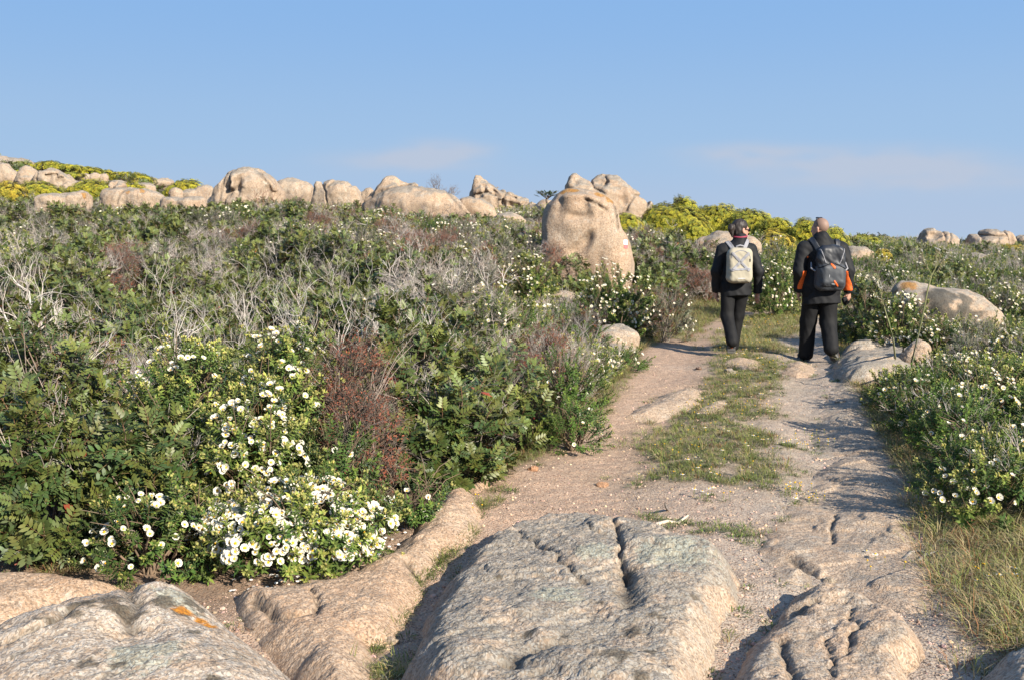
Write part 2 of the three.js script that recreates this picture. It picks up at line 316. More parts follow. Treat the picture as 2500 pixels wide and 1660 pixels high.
// low outcrop: an outline on the ground raised into a rounded, cracked slab
function slab(label, outline, o) {
  const poly = outline.map(([px, py]) => { const p = groundAt(px, py, o.h * (o.at ?? 0.4)); return [p.x, p.z]; });
  const top = (q) => { const p = groundAt(q[0], q[1], o.h * 0.9); return [p.x, p.z]; };
  const cracks = (o.cracks || []).map((c) => ({ pts: c.pts.map(top), w: c.w ?? 0.012, d: c.d ?? 0.04 }));
  const bumps = (o.bumps || []).map(([px, py, r, a]) => [...top([px, py]), r, a]);
  let x0 = 1e9, x1 = -1e9, z0 = 1e9, z1 = -1e9; for (const [x, z] of poly) { x0 = Math.min(x0, x); x1 = Math.max(x1, x); z0 = Math.min(z0, z); z1 = Math.max(z1, z); }
  z1 = Math.min(z1, o.zMax ?? -2.3);
  x0 -= 0.12; x1 += 0.12; z0 -= 0.12; z1 += 0.12;
  const cx = (x0 + x1) / 2, cz = (z0 + z1) / 2, res = o.res ?? 0.014, nx = Math.ceil((x1 - x0) / res) + 1, nz = Math.ceil((z1 - z0) / res) + 1;
  const P = [], C = [], I = [], at_ = new Int32Array(nx * nz).fill(-1), seed = o.seed ?? 1, w = o.w ?? 0.2, by = hT(cx, cz);
  const H = new Float32Array(nx * nz), K = [];
  for (let j = 0; j < nz; j++) for (let i = 0; i < nx; i++) {
    const x = x0 + i * res, z = z0 + j * res, wob = 0.05 * fbm(x * 2.3, z * 2.3, seed, 3) + 0.02 * noise(x * 9, z * 9, seed);
    const d = polyDist(x + wob, z + wob * 0.7, poly) + 0.35 * wob;
    if (d < -0.07) { H[j * nx + i] = NaN; continue; }
    let h = d < 0 ? d * 1.6 : o.h * (1 - Math.pow(1 - Math.min(1, d / w), o.pow ?? 2.4));
    h += (o.tx ?? 0) * (x - cx) * smooth(0, 0.2, d) + (o.tz ?? 0) * (z - cz) * smooth(0, 0.2, d);
    const m = smooth(-0.02, 0.12, d); let dark = 0;
    for (const [bx, bz, r, a] of bumps) { const q = ((x - bx) ** 2 + (z - bz) ** 2) / (r * r); h += a * Math.exp(-q) * m; }
    h += m * (o.rough ?? 1) * (0.036 * fbm(x * 1.7, z * 1.7, seed + 3, 3) + 0.008 * fbm(x * 7, z * 7, seed, 3) + 0.012 * (0.3 - Math.abs(noise(x * 2.6 + 4, z * 3.4, seed + 5))) - 0.005 * smooth(0.22, 0.5, noise(x * 11, z * 13, seed + 2)) + 0.005 * noise(x * 30, z * 30, seed) + 0.008 * (hash2(i, j + seed) - 0.5));
    const terr = o.terrace; if (terr) { const st = fbm(x * terr[0], z * terr[0] * 1.4, seed + 9, 3) * 2; h += m * terr[1] * (smooth(0.02, 0.08, st) + smooth(0.35, 0.4, st)); }
    for (const c of cracks) { let e = 1e9; const wx = x + 0.03 * noise(x * 9, z * 9, 7), wz = z + 0.03 * noise(x * 9, z * 9, 17); for (let k = 1; k < c.pts.length; k++) e = Math.min(e, segDist(wx, wz, c.pts[k - 1], c.pts[k])); const q = Math.exp(-((e / c.w) ** 2)); h -= c.d * q; dark = Math.max(dark, q); }
    H[j * nx + i] = h; at_[j * nx + i] = P.length / 3;
    P.push(x - cx, hT(x, z) + h - by, z - cz); K.push([x, z, dark, d]);
    if (i && j) { const a = at_[(j - 1) * nx + i - 1], b = at_[(j - 1) * nx + i], c = at_[j * nx + i - 1], e = at_[j * nx + i]; if (a >= 0 && b >= 0 && c >= 0) I.push(a, c, b); if (b >= 0 && c >= 0) I.push(b, c, e); }
  }
  const g = new THREE.BufferGeometry(); g.setAttribute('position', new THREE.Float32BufferAttribute(P, 3)); g.setIndex(I); g.computeVertexNormals();
  const onTop = ([px, py, r]) => { for (let D = 1.6; D < 16; D += 0.006) { const q = at(px, py, D), i = Math.round((q.x - x0) / res), j = Math.round((q.z - z0) / res); if (i < 0 || j < 0 || i >= nx || j >= nz) continue; const e = H[j * nx + i]; if (e === e && q.y <= hT(q.x, q.z) + e) return [q.x, q.z, r]; } return [0, 99, r]; };
  const spots = (o.orange || []).map(onTop), moss = (o.moss || []).map((q) => onTop([q[0], q[1], q[2] * 0.85])), green = (o.green || []).map(onTop);
  const N = g.attributes.normal;
  for (let k = 0; k < K.length; k++) {
    const [x, z, dark, d] = K[k], y = P[k * 3 + 1]; let c = rockColor(x, y, z, N.getY(k), o.style, seed);
    const spot = (list, col, most) => { for (const [sx, sz, r] of list) { const e = Math.hypot(x - sx, z - sz) / r + 1.1 * fbm(x * 16, z * 16, 3, 4) + 0.5 * noise(x * 60, z * 60, 6); c = mix3(c, col, (1 - smooth(0.7, 0.95, e)) * most); } };
    spot(green, [0.47, 0.5, 0.42], 0.7); spot(moss, [0.12, 0.1, 0.07], 0.82); spot(spots, ORANGE, 1);
    C.push(...mix3(c, [0.12, 0.1, 0.075], dark * 0.75 * (o.crackDark ?? 1)));
  }
  g.setAttribute('color', new THREE.Float32BufferAttribute(C, 3));
  const m = shadowed(new THREE.Mesh(boxMapped(g, 1.15), graniteNear)); m.name = numbered('granite_rock'); m.position.set(cx, by, cz); scene.add(m);
  keepOutPoly.push(poly);
  return tag(m, label, 'rock', o.group);
}
const keepOutPoly = [];

// standing boulder: ellipsoids given where the photo shows them (cx, cy, rx, ry in its pixels; depth and offset in units of rx), joined smoothly, hollowed and roughened
function boulder(name, label, D, parts, o = {}) {
  const mpp = D / FOCAL, E = parts.map(([cx, cy, rx, ry, dep = 1, off = 0, rot = 0]) => { const p = at(cx, cy, D + off * rx * mpp); const g = o.outline ? o.grow ?? 1.14 : 1; return { x: p.x, y: p.y, z: p.z, rx: rx * mpp * g, ry: ry * mpp * g, low: Math.max(ry * mpp, (p.y - hT(p.x, p.z)) * 1.25 + 0.25), rz: rx * mpp * dep * g, c: Math.cos(rot), s: Math.sin(rot) }; });
  const R = Math.max(...E.map((e) => Math.max(e.rx, e.ry))), k = (o.k ?? 0.35) * R, sc = 1 / R, seed = o.seed ?? 1, am = (o.rough ?? 1) * R;
  const ell = (e, x, y, z) => { const dx = x - e.x, dy0 = y - e.y, dy = e.low && dy0 < 0 ? dy0 * e.ry / e.low : dy0, X = (dx * e.c + dy * e.s) / e.rx, Y = (-dx * e.s + dy * e.c) / e.ry, Z = (z - e.z) / e.rz; const a = Math.hypot(X, Y, Z), b = Math.hypot(X / e.rx, Y / e.ry, Z / e.rz); return a < 1e-6 ? -Math.min(e.rx, e.ry, e.rz) : a * (a - 1) / b; };
  const solid = (x, y, z) => { let d = 1e9; for (const e of E) d = d > 1e8 ? ell(e, x, y, z) : smin(d, ell(e, x, y, z), k); return d; };
  const Hs = (o.hollows || []).map(([cx, cy, rx, ry, out = 0.35, rot = 0]) => { let q = at(cx, cy, D); for (let t = -2.5 * R; t < 2.5 * R; t += 0.03 * R) { const w = at(cx, cy, D + t); if (solid(w.x, w.y, w.z) < 0) { q = w; break; } } const r = Math.max(rx, ry) * mpp; return { x: q.x, y: q.y, z: q.z + out * r, rx: rx * mpp, ry: ry * mpp, rz: r, c: Math.cos(rot), s: Math.sin(rot) }; });
  const crackL = o.cracks && o.cracks.map((c) => c.map(([px, py]) => { const q = at(px, py, D); return [q.x, q.y]; })), crackW = (o.crackW ?? 2.4) * mpp, crackD = (o.crackD ?? 4) * mpp;
  const cut = o.outline && o.outline.map(([px, py]) => { const q = at(px, py, D); return [q.x, q.y]; });
  const f = (x, y, z) => {
    let d = 1e9; for (const e of E) d = d > 1e8 ? ell(e, x, y, z) : smin(d, ell(e, x, y, z), k);
    if (Math.abs(d) > 0.6 * R) return d;
    if (cut) d = smax(d, -polyDist(x, y, cut), (o.ck ?? 0.16) * R);
    for (const e of Hs) d = smax(d, -ell(e, x, y, z), (o.hk ?? 0.12) * R);
    if (crackL) { let e = 1e9; const wx = x + 0.03 * R * noise(x * 3 * sc, y * 3 * sc, 5), wy = y + 0.03 * R * noise(x * 3 * sc, y * 3 * sc, 15); for (const c of crackL) for (let q = 1; q < c.length; q++) e = Math.min(e, segDist(wx, wy, c[q - 1], c[q])); d += crackD * Math.exp(-((e / crackW) ** 2)); }
    return d + am * (0.18 * fbm(x * 1.3 * sc + seed, y * 1.3 * sc, z * 1.3 * sc, 3) + 0.1 * fbm(x * 4.5 * sc, y * 4.5 * sc + seed, z * 4.5 * sc, 3) + (o.ridge ?? 0.1) * (0.5 - Math.abs(noise(x * 1.7 * sc, y * 1.0 * sc, z * 1.7 * sc + seed))));
  };
  const lo = [1e9, 1e9, 1e9], hi = [-1e9, -1e9, -1e9];
  for (const e of E) { const r = Math.max(e.rx, e.ry); [[e.x, e.rot ? r : Math.max(e.rx, r * Math.abs(e.s))], [e.y, Math.max(e.ry, r * Math.abs(e.s))], [e.z, e.rz]].forEach(([c, q], i) => { lo[i] = Math.min(lo[i], c - (i === 1 ? Math.max(q, e.low) : q) - 0.16 * R); hi[i] = Math.max(hi[i], c + q + 0.16 * R); }); }
  const pos = V3((lo[0] + hi[0]) / 2, 0, (lo[2] + hi[2]) / 2); pos.y = hT(pos.x, pos.z); lo[1] = Math.max(lo[1], pos.y - 0.7);
  const cell = Math.max(hi[0] - lo[0], hi[2] - lo[2]) / (o.n ?? 56);
  let g = isoMesh(f, lo, hi, cell);
  const P = g.attributes.position, N = g.attributes.normal, C = [];
  const seat = ([px, py, r]) => { let q = at(px, py, D); for (let t = -1.5 * R; t < 1.5 * R; t += cell * 0.5) { const w = at(px, py, D + t); if (f(w.x, w.y, w.z) < 0) { q = w; break; } } return [q.x, q.y, q.z, r * mpp]; }, spots = (o.orange || []).map(seat), mossAt = (o.moss || []).map(seat);
  for (let i = 0; i < P.count; i++) {
    const x = P.getX(i), y = P.getY(i), z = P.getZ(i), s = { f: o.f ?? 0.8 / R, ...(o.style || {}) };
    let c = rockColor(x, y, z, N.getY(i), s, seed);
    if (crackL) { let e = 1e9; for (const k2 of crackL) for (let q = 1; q < k2.length; q++) e = Math.min(e, segDist(x, y, k2[q - 1], k2[q])); c = mix3(c, [0.17, 0.14, 0.11], Math.exp(-((e / crackW) ** 2)) * 0.5); }
    for (const [sx, sy, sz, r] of spots) { const e = Math.hypot(x - sx, y - sy, z - sz) / r + 1.3 * fbm(x * 9, y * 9, z * 9, 3); c = mix3(c, mix3(ORANGE, [0.45, 0.3, 0.12], clamp(0.5 + fbm(x * 14, y * 14, z * 14, 2))), (1 - smooth(0.7, 1, e)) * 0.85); }
    for (const [sx, sy, sz, r] of mossAt) { const e = Math.hypot(x - sx, y - sy, z - sz) / r + 1.6 * fbm(x * 5, y * 7, z * 5, 4); c = mix3(c, [0.11, 0.105, 0.09], (1 - smooth(0.6, 1, e)) * 0.85); }
    C.push(...c);
  }
  g.setAttribute('color', new THREE.Float32BufferAttribute(C, 3)); g.translate(-pos.x, -pos.y, -pos.z);
  g = boxMapped(g, o.tile ?? (D > 16 ? 1.7 : 1.3));
  const m = shadowed(new THREE.Mesh(g, D > 16 ? graniteFar : graniteNear)); m.name = numbered(name); m.position.copy(pos); scene.add(m); tag(m, label, 'rock', o.group);
  keepOut.push([(lo[0] + hi[0]) / 2, (lo[2] + hi[2]) / 2, Math.min(hi[0] - lo[0], hi[2] - lo[2]) * 0.46]);
  const px = parts.map((e) => e[0] - e[2] * 0.8), qx = parts.map((e) => e[0] + e[2] * 0.8), py = parts.map((e) => e[1] - e[3]);
  if (o.open) keepSeen.push([o.open[0], o.open[1], o.open[2], o.open[3], D]);
  m.userData.f = undefined; m.iso = f; return m;
}

// --- in the foreground
slab('large pale rock with white, dark and orange lichen in front of the flowering mound', [[-420, 1740], [-260, 1560], [-60, 1490], [90, 1440], [240, 1412], [330, 1408], [420, 1400], [530, 1416], [620, 1445], [710, 1490], [800, 1545], [880, 1600], [960, 1690], [1000, 1900], [300, 2100], [-300, 2100]],
  { h: 0.36, w: 0.6, at: 0.8, seed: 3, style: { pink: 0.1, warm: 0.15, white: 0.36, grey: -0.16, greyMost: 0.6, dark: 0.07, f: 1.3 }, tz: 0.02, bumps: [[430, 1440, 0.17, 0.09], [130, 1500, 0.3, 0.05], [330, 1560, 0.12, -0.05]], res: 0.011,
    cracks: [{ pts: [[20, 1590], [110, 1560], [170, 1530]], w: 0.02, d: 0.03 }, { pts: [[300, 1430], [330, 1490], [320, 1540]], w: 0.03, d: 0.03 }],
    orange: [[150, 1425, 0.035], [275, 1440, 0.05], [445, 1492, 0.035], [488, 1515, 0.028], [508, 1528, 0.03], [118, 1468, 0.025], [210, 1430, 0.03], [660, 1535, 0.02]],
    moss: [[350, 1424, 0.07], [430, 1420, 0.09], [260, 1462, 0.07], [215, 1470, 0.05], [475, 1480, 0.06], [400, 1470, 0.06], [210, 1620, 0.055], [300, 1500, 0.05], [180, 1495, 0.03], [335, 1500, 0.04], [640, 1520, 0.05], [290, 1625, 0.03], [660, 1500, 0.06], [120, 1510, 0.025], [90, 1512, 0.02], [185, 1480, 0.05], [280, 1480, 0.05], [440, 1500, 0.04], [330, 1425, 0.06], [480, 1430, 0.05], [20, 1470, 0.08]], green: [[350, 1590, 0.13], [430, 1455, 0.1]] });
slab('pinkish bare slab running from the flowering mound to the gully', [[560, 1440], [660, 1432], [770, 1405], [860, 1385], [930, 1345], [1000, 1290], [1060, 1222], [1110, 1190], [1160, 1198], [1182, 1236], [1172, 1280], [1120, 1320], [1080, 1350], [1040, 1400], [1030, 1430], [985, 1500], [950, 1550], [905, 1560], [915, 1600], [905, 1660], [880, 1740], [760, 1690], [660, 1580], [590, 1500]],
  { h: 0.09, w: 0.2, at: 0.5, rough: 1.2, seed: 8, style: { pink: 0.75, warm: 0.4, white: -0.1, grey: -0.32, dark: -0.1, f: 1.4 }, cracks: [{ pts: [[760, 1440], [775, 1480], [768, 1505]], w: 0.012, d: 0.03 }, { pts: [[620, 1450], [690, 1500], [740, 1500]], w: 0.02, d: 0.04 }, { pts: [[990, 1360], [1040, 1390]], w: 0.02, d: 0.03 }] });
slab('flat pinkish bedrock at the left edge behind the lichen covered rock', [[-300, 1500], [-260, 1420], [-60, 1396], [60, 1388], [150, 1396], [230, 1410], [300, 1418], [250, 1450], [120, 1470], [-60, 1540]], { h: 0.09, w: 0.25, seed: 13, style: { pink: 0.85, warm: 0.4, grey: -0.25, f: 1.4 } });
slab('small pink stone slab at the edge of the dark green shrub', [[1135, 1190], [1150, 1172], [1180, 1160], [1205, 1168], [1195, 1184], [1160, 1196]], { h: 0.05, w: 0.1, seed: 12, style: { pink: 0.9, warm: 0.3, grey: -0.4 } });
slab('large flat rock with a dark crack down its middle in the foreground', [[1000, 1620], [1010, 1560], [1040, 1500], [1075, 1430], [1120, 1365], [1180, 1325], [1245, 1290], [1320, 1268], [1420, 1260], [1500, 1268], [1560, 1276], [1640, 1296], [1720, 1325], [1790, 1362], [1806, 1385], [1790, 1440], [1762, 1480], [1752, 1530], [1735, 1590], [1725, 1660], [1735, 1780], [1700, 2000], [1200, 2000], [1060, 1760], [1010, 1690]],
  { h: 0.145, w: 0.15, at: 0.6, pow: 2.2, rough: 1.1, seed: 21, style: { pink: 0.3, warm: 0.15, white: -0.02, grey: 0.16, greyMost: 0.8, dark: 0.02, f: 1.5 }, res: 0.011, terrace: [1.6, 0.012], tx: -0.02,
    cracks: [{ pts: [[1492, 1262], [1508, 1300], [1514, 1340], [1516, 1380], [1528, 1420]], w: 0.012, d: 0.035 }, { pts: [[1524, 1400], [1532, 1440], [1540, 1480]], w: 0.045, d: 0.035 }, { pts: [[1262, 1312], [1345, 1360], [1390, 1405], [1420, 1430]], w: 0.01, d: 0.018 }, { pts: [[1420, 1290], [1450, 1305], [1508, 1312]], w: 0.01, d: 0.02 }, { pts: [[1250, 1640], [1330, 1590], [1420, 1580]], w: 0.05, d: 0.03 }],
    bumps: [[1470, 1660, 0.2, 0.06], [1130, 1600, 0.1, 0.03], [1455, 1298, 0.08, 0.025], [1640, 1350, 0.25, 0.03]],
    moss: [[1545, 1540, 0.06], [1465, 1470, 0.02], [1600, 1500, 0.04], [1500, 1600, 0.06], [1590, 1590, 0.05], [1535, 1410, 0.05], [1380, 1555, 0.03], [1290, 1545, 0.03], [1700, 1460, 0.03], [1560, 1650, 0.05]], green: [[1450, 1340, 0.12], [1640, 1340, 0.2], [1360, 1450, 0.12]] });
slab('rounded rock beyond the gully with its left face in shade at the bottom right', [[1760, 1720], [1785, 1640], [1835, 1570], [1905, 1500], [1935, 1452], [1962, 1432], [2040, 1440], [2130, 1466], [2220, 1500], [2262, 1540], [2270, 1580], [2240, 1620], [2230, 1680], [2240, 1800], [2180, 1990], [1740, 1990]],
  { h: 0.105, w: 0.13, at: 0.55, pow: 2.2, rough: 1.0, seed: 31, style: { pink: 0.45, warm: 0.25, grey: -0.02, greyMost: 0.6, f: 1.5 }, terrace: [2.2, 0.01], tx: -0.03,
    cracks: [{ pts: [[1905, 1560], [1930, 1610], [1940, 1680]], w: 0.02, d: 0.03 }, { pts: [[2080, 1480], [2085, 1540], [2072, 1600]], w: 0.009, d: 0.018 }, { pts: [[2020, 1560], [2040, 1660]], w: 0.009, d: 0.018 }, { pts: [[2262, 1560], [2210, 1610]], w: 0.015, d: 0.03 }, { pts: [[1940, 1500], [1985, 1470]], w: 0.03, d: 0.03 }] });
slab('worn bedrock forming the right wheel rut of the path', [[1900, 1420], [1850, 1340], [1880, 1280], [1960, 1210], [2000, 1140], [2060, 1110], [2160, 1120], [2210, 1170], [2235, 1240], [2230, 1300], [2270, 1360], [2290, 1430], [2270, 1480], [2200, 1490], [2100, 1465], [2020, 1440], [1960, 1420]],
  { h: 0.035, w: 0.4, pow: 1.6, at: 0.5, rough: 0.6, seed: 41, style: { pink: 0.35, warm: 0.3, white: 0, grey: -0.05, greyMost: 0.55, f: 1.3 }, terrace: [1.5, 0.014], cracks: [{ pts: [[2040, 1260], [2030, 1300], [2036, 1330]], w: 0.012, d: 0.02 }, { pts: [[1935, 1365], [1985, 1400], [2030, 1432]], w: 0.03, d: 0.03 }] });
slab('flat worn bedrock further up the right wheel rut', [[1995, 1118], [1985, 1060], [2010, 985], [2045, 930], [2100, 912], [2118, 960], [2150, 1040], [2180, 1105], [2150, 1118], [2060, 1106]],
  { h: 0.028, w: 0.3, pow: 1.6, at: 0.5, rough: 0.7, seed: 43, style: { pink: 0.25, warm: 0.25, white: 0.05, grey: 0.02, greyMost: 0.6, f: 1.3 }, terrace: [1.8, 0.01] });
slab('grey rock edge at the bottom right corner of the path', [[2370, 1700], [2390, 1640], [2440, 1590], [2520, 1560], [2620, 1560], [2700, 1700], [2600, 1850], [2400, 1850]], { h: 0.13, w: 0.2, seed: 51, style: { pink: 0.1, warm: 0, grey: 0.12, f: 1.5 } });
slab('low rock hump in the left wheel rut', [[1530, 1010], [1560, 985], [1610, 962], [1660, 948], [1712, 946], [1716, 965], [1700, 985], [1650, 1006], [1590, 1024]], { h: 0.075, w: 0.3, at: 0.5, seed: 61, style: { pink: 0.4, warm: 0.4, grey: -0.1, f: 1.2 } });
slab('flat half buried stone right of the low hump in the path', [[1690, 1008], [1720, 985], [1775, 972], [1770, 1000], [1730, 1012]], { h: 0.035, w: 0.15, seed: 62, style: { pink: 0.4, warm: 0.4, grey: -0.1 } });
slab('pale stone bedded in the grass behind the hump', [[1760, 882], [1800, 872], [1860, 880], [1862, 900], [1810, 902], [1775, 896]], { h: 0.04, w: 0.25, seed: 63, style: { pink: 0.5, warm: 0.5, grey: -0.2 } });
slab('pinkish stone step at the feet of the person in orange', [[1908, 905], [1925, 882], [1960, 880], [1992, 895], [1985, 915], [1940, 918]], { h: 0.06, w: 0.25, seed: 64, style: { pink: 0.6, warm: 0.4, grey: -0.3 } });
slab('pale stone slab in the trail edge below the left shrubs', [[1380, 850], [1420, 835], [1500, 838], [1560, 846], [1540, 866], [1450, 872]], { h: 0.12, w: 0.25, seed: 65, style: { pink: 0.3, warm: 0.3, grey: 0.1 } });

// --- beside the path and in the shrubs
keepSeen.push([2040, 820, 2215, 905, 12.6]);
slab('pale flat outcrop right of the person with the orange sleeves', [[2036, 905], [2040, 870], [2070, 838], [2110, 824], [2170, 826], [2230, 836], [2262, 860], [2250, 900], [2180, 915], [2130, 925], [2075, 922]],
  { h: 0.17, w: 0.35, at: 0.5, seed: 71, res: 0.025, style: { pink: 0.2, warm: 0.1, white: 0.05, grey: 0.16, dark: 0, f: 1.2 }, terrace: [1.2, 0.035], cracks: [{ pts: [[2110, 870], [2180, 880], [2240, 872]], w: 0.05, d: 0.06 }] });
boulder('granite_boulder', 'small pointed stone at the foot of the tall flower stalks', 11.4, [[2246, 862, 32, 34, 0.8, 0, 0.15], [2232, 880, 36, 30, 1]], { n: 36, k: 0.4, style: { pink: 0.3, warm: 0.2, grey: 0.0 }, seed: 4, open: [2216, 826, 2270, 866] });
boulder('granite_boulder', 'big sloping boulder with a dark lichen patch and orange tip right of the path', 14.3, [[2270, 745, 95, 48, 1.1, 0, 0], [2220, 720, 40, 31, 1, 0.2, -0.35], [2375, 775, 85, 55, 0.9, 0, -0.55], [2430, 830, 48, 48, 1]], { n: 64, k: 0.3, style: { pink: 0.3, warm: 0.2, white: 0.08, grey: 0.1, dark: 0.05 }, seed: 9, moss: [[2320, 735, 52], [2285, 728, 36], [2360, 745, 44], [2330, 765, 34]], orange: [[2208, 695, 20], [2232, 700, 16], [2190, 712, 10]], open: [2200, 690, 2460, 775], rough: 0.7 });
boulder('granite_boulder', 'rounded pale rock in the shrubs beside the left edge of the path', 13.6, [[1500, 828, 64, 36, 1, 0, 0], [1460, 842, 60, 26, 1.1]], { n: 44, k: 0.4, style: { pink: 0.2, warm: 0.2, white: 0.1, grey: 0.12 }, seed: 14, open: [1445, 796, 1565, 840] });
boulder('granite_boulder', 'low pale slab lying among the shrubs in front of the trail marked boulder', 16.5, [[1310, 728, 42, 20, 1.2], [1370, 730, 46, 20, 1.2, 0.3]], { n: 44, k: 0.3, style: { pink: 0.3, warm: 0.5, grey: -0.15 }, seed: 15, open: [1280, 710, 1412, 742], rough: 0.6 });

// --- the tall boulder with the painted trail mark
const marked = boulder('granite_boulder', 'tall helmet shaped boulder with orange lichen and a red and white trail mark', 19, [[1430, 580, 136, 152, 0.8, 0, 0], [1486, 622, 56, 92, 1.3, -0.75, 0.12], [1368, 612, 52, 66, 1.2, -0.75, 0], [1401, 482, 34, 12, 0.95, -2.05, 0.03], [1447, 488, 30, 11, 0.95, -2.6, -0.38], [1472, 504, 15, 12, 1, -5.8, -0.7], [1362, 500, 22, 14, 1, -2.6, 0.9]],
  { outline: [[1318, 740], [1326, 580], [1325, 542], [1328, 519], [1336, 500], [1349, 488], [1358, 476], [1370, 466], [1381, 461], [1397, 460], [1418, 462], [1441, 466], [1456, 471], [1475, 481], [1486, 489], [1496, 499], [1501, 517], [1504, 547], [1511, 562], [1524, 577], [1534, 594], [1542, 619], [1545, 645], [1556, 740]], grow: 1, ck: 0.09, n: 110, k: 0.05, hk: 0.07, rough: 0.24, ridge: 0.01, seed: 77, style: { pink: 0.45, warm: 0.3, white: 0.0, grey: -0.05, top: 0.5 }, hollows: [[1430, 592, 17, 34, 0.55, -0.6], [1410, 612, 26, 18, 0.6, 0.5], [1408, 528, 46, 15, 0.75, 0.05]], cracks: [[[1492, 500], [1497, 530], [1500, 560]], [[1428, 494], [1450, 503], [1472, 516]]], crackW: 3, crackD: 5, orange: [[1388, 464, 18], [1375, 468, 12], [1400, 466, 10], [1470, 478, 14], [1484, 486, 14], [1460, 474, 9], [1494, 492, 9]], open: [1340, 460, 1440, 588], f: 0.9 });
keepSeen.push([1440, 460, 1548, 632, 19]);
{ // the mark: a white bar over a red one, painted on the right flank
  const D = 19, hit = (px, py) => { for (let t = -3; t < 3; t += 0.01) { const w = at(px, py, D + t); if (marked.iso(w.x, w.y, w.z) < 0.004) return at(px, py, D + t - 0.012); } return at(px, py, D); };
  const patch = (x0, y0, x1, y1, col, name) => {
    const P = [], I = [], n = 6; for (let j = 0; j <= n; j++) for (let i = 0; i <= n; i++) { const p = hit(lerp(x0, x1, i / n) + 0.5 * noise(i * 0.9, j * 0.9), lerp(y0, y1, j / n) + 0.15 * (i - 3)); P.push(p.x - marked.position.x, p.y - marked.position.y, p.z - marked.position.z); if (i && j) { const k = j * (n + 1) + i; I.push(k, k - 1, k - n - 2, k, k - n - 2, k - n - 1); } }
    const g = new THREE.BufferGeometry(); g.setAttribute('position', new THREE.Float32BufferAttribute(P, 3)); g.setIndex(I); g.computeVertexNormals();
    return part(name, g, new THREE.MeshStandardMaterial({ color: new THREE.Color().setRGB(...col), roughness: 0.8, side: THREE.DoubleSide }), marked);
  };
  patch(1523, 586, 1532, 598, [0.8, 0.78, 0.76], 'trail_mark').userData.label = 'white bar of the painted trail mark';
  patch(1524, 598.5, 1533, 607, [0.62, 0.12, 0.12], 'trail_mark').userData.label = 'red bar of the painted trail mark';
}

// --- on the skyline, from left to right
const sky1 = { pink: 0.32, warm: 0.15, white: 0.08, grey: 0.06, top: 0.75, greyMost: 0.75 };
boulder('granite_boulder', 'smooth bare rock dome at the top of the hill at the left edge', 80, [[-30, 402, 75, 20, 1.5, 0, -0.12], [60, 410, 60, 14, 1.5, 0, -0.2]], { n: 40, seed: 101, style: sky1 });
boulder('granite_boulder', 'grey rock on the hillside touching the left edge', 58, [[5, 430, 26, 34, 1], [30, 442, 26, 26, 1]], { n: 40, seed: 102, style: { ...sky1, grey: 0.1 } });
boulder('granite_boulder', 'rounded grey rock beside the hollowed rock on the left hillside', 57, [[65, 428, 24, 22, 1], [70, 442, 30, 20, 1]], { n: 36, seed: 103, style: { ...sky1, grey: 0.12 } });
boulder('granite_boulder', 'pale hollowed rock on the left hillside behind a yellow shrub', 55, [[100, 440, 28, 20, 1], [128, 436, 40, 24, 1], [160, 452, 36, 20, 1, 0, -0.3], [125, 455, 32, 24, 1]], { cracks: [[[104, 423], [103, 445], [106, 460]], [[127, 430], [150, 428], [152, 445]]], outline: [[72, 500], [78, 440], [93, 426], [104, 422], [114, 415], [127, 409], [140, 414], [152, 423], [169, 431], [184, 440], [192, 448], [196, 500]], n: 64, seed: 104, style: sky1, hollows: [[118, 434, 12, 4, 0.2], [150, 440, 12, 9, 0.4]], k: 0.2 });
boulder('granite_boulder', 'low rocks near the hilltop between yellow shrubs', 74, [[205, 436, 22, 12, 1], [232, 434, 16, 12, 1], [252, 436, 12, 13, 1]], { n: 48, seed: 105, style: sky1, k: 0.15 });
boulder('granite_boulder', 'distant pale boulder on the ridge between two yellow shrubs', 84, [[385, 447, 40, 12, 1], [360, 446, 22, 8, 1]], { n: 36, seed: 106, style: sky1 });
boulder('granite_boulder', 'low outcrop with a rust coloured end at the left behind dead twigs', 27, [[185, 486, 32, 16, 1.2], [130, 492, 46, 20, 1.2], [205, 482, 16, 18, 1]], { outline: [[90, 540], [102, 478], [118, 471], [148, 470], [169, 469], [190, 465], [203, 464], [212, 473], [217, 482], [220, 540]], n: 56, seed: 107, style: sky1, orange: [[205, 478, 9]], k: 0.25, open: [95, 465, 215, 490] });
boulder('granite_boulder', 'pale outcrop with two knobs on top left of the round boulders', 30, [[268, 456, 13, 18, 1], [292, 455, 14, 17, 1], [298, 490, 52, 36, 1], [345, 480, 50, 22, 1, 0, -0.12], [290, 500, 44, 34, 1]], { cracks: [[[260, 458], [285, 462], [306, 458]], [[328, 458], [312, 475], [305, 500]]], outline: [[246, 540], [250, 472], [254, 459], [260, 455], [267, 441], [277, 440], [281, 455], [285, 442], [294, 440], [303, 446], [306, 457], [328, 457], [360, 460], [385, 469], [402, 476], [408, 540]], n: 72, seed: 108, style: sky1, k: 0.1, rough: 0.7, orange: [[345, 466, 8], [310, 470, 6]], open: [252, 440, 390, 500] });
boulder('granite_boulder', 'small ball shaped stone on the skyline outcrop', 31, [[428, 474, 18, 16, 1]], { n: 28, seed: 109, style: sky1, open: [410, 458, 446, 484] });
boulder('granite_boulder', 'long low pinkish rock below the ball shaped stone', 29, [[420, 492, 30, 12, 1.2], [465, 494, 36, 14, 1.2], [490, 488, 14, 10, 1]], { n: 44, seed: 110, style: { ...sky1, pink: 0.5 }, k: 0.2, open: [405, 482, 500, 498] });
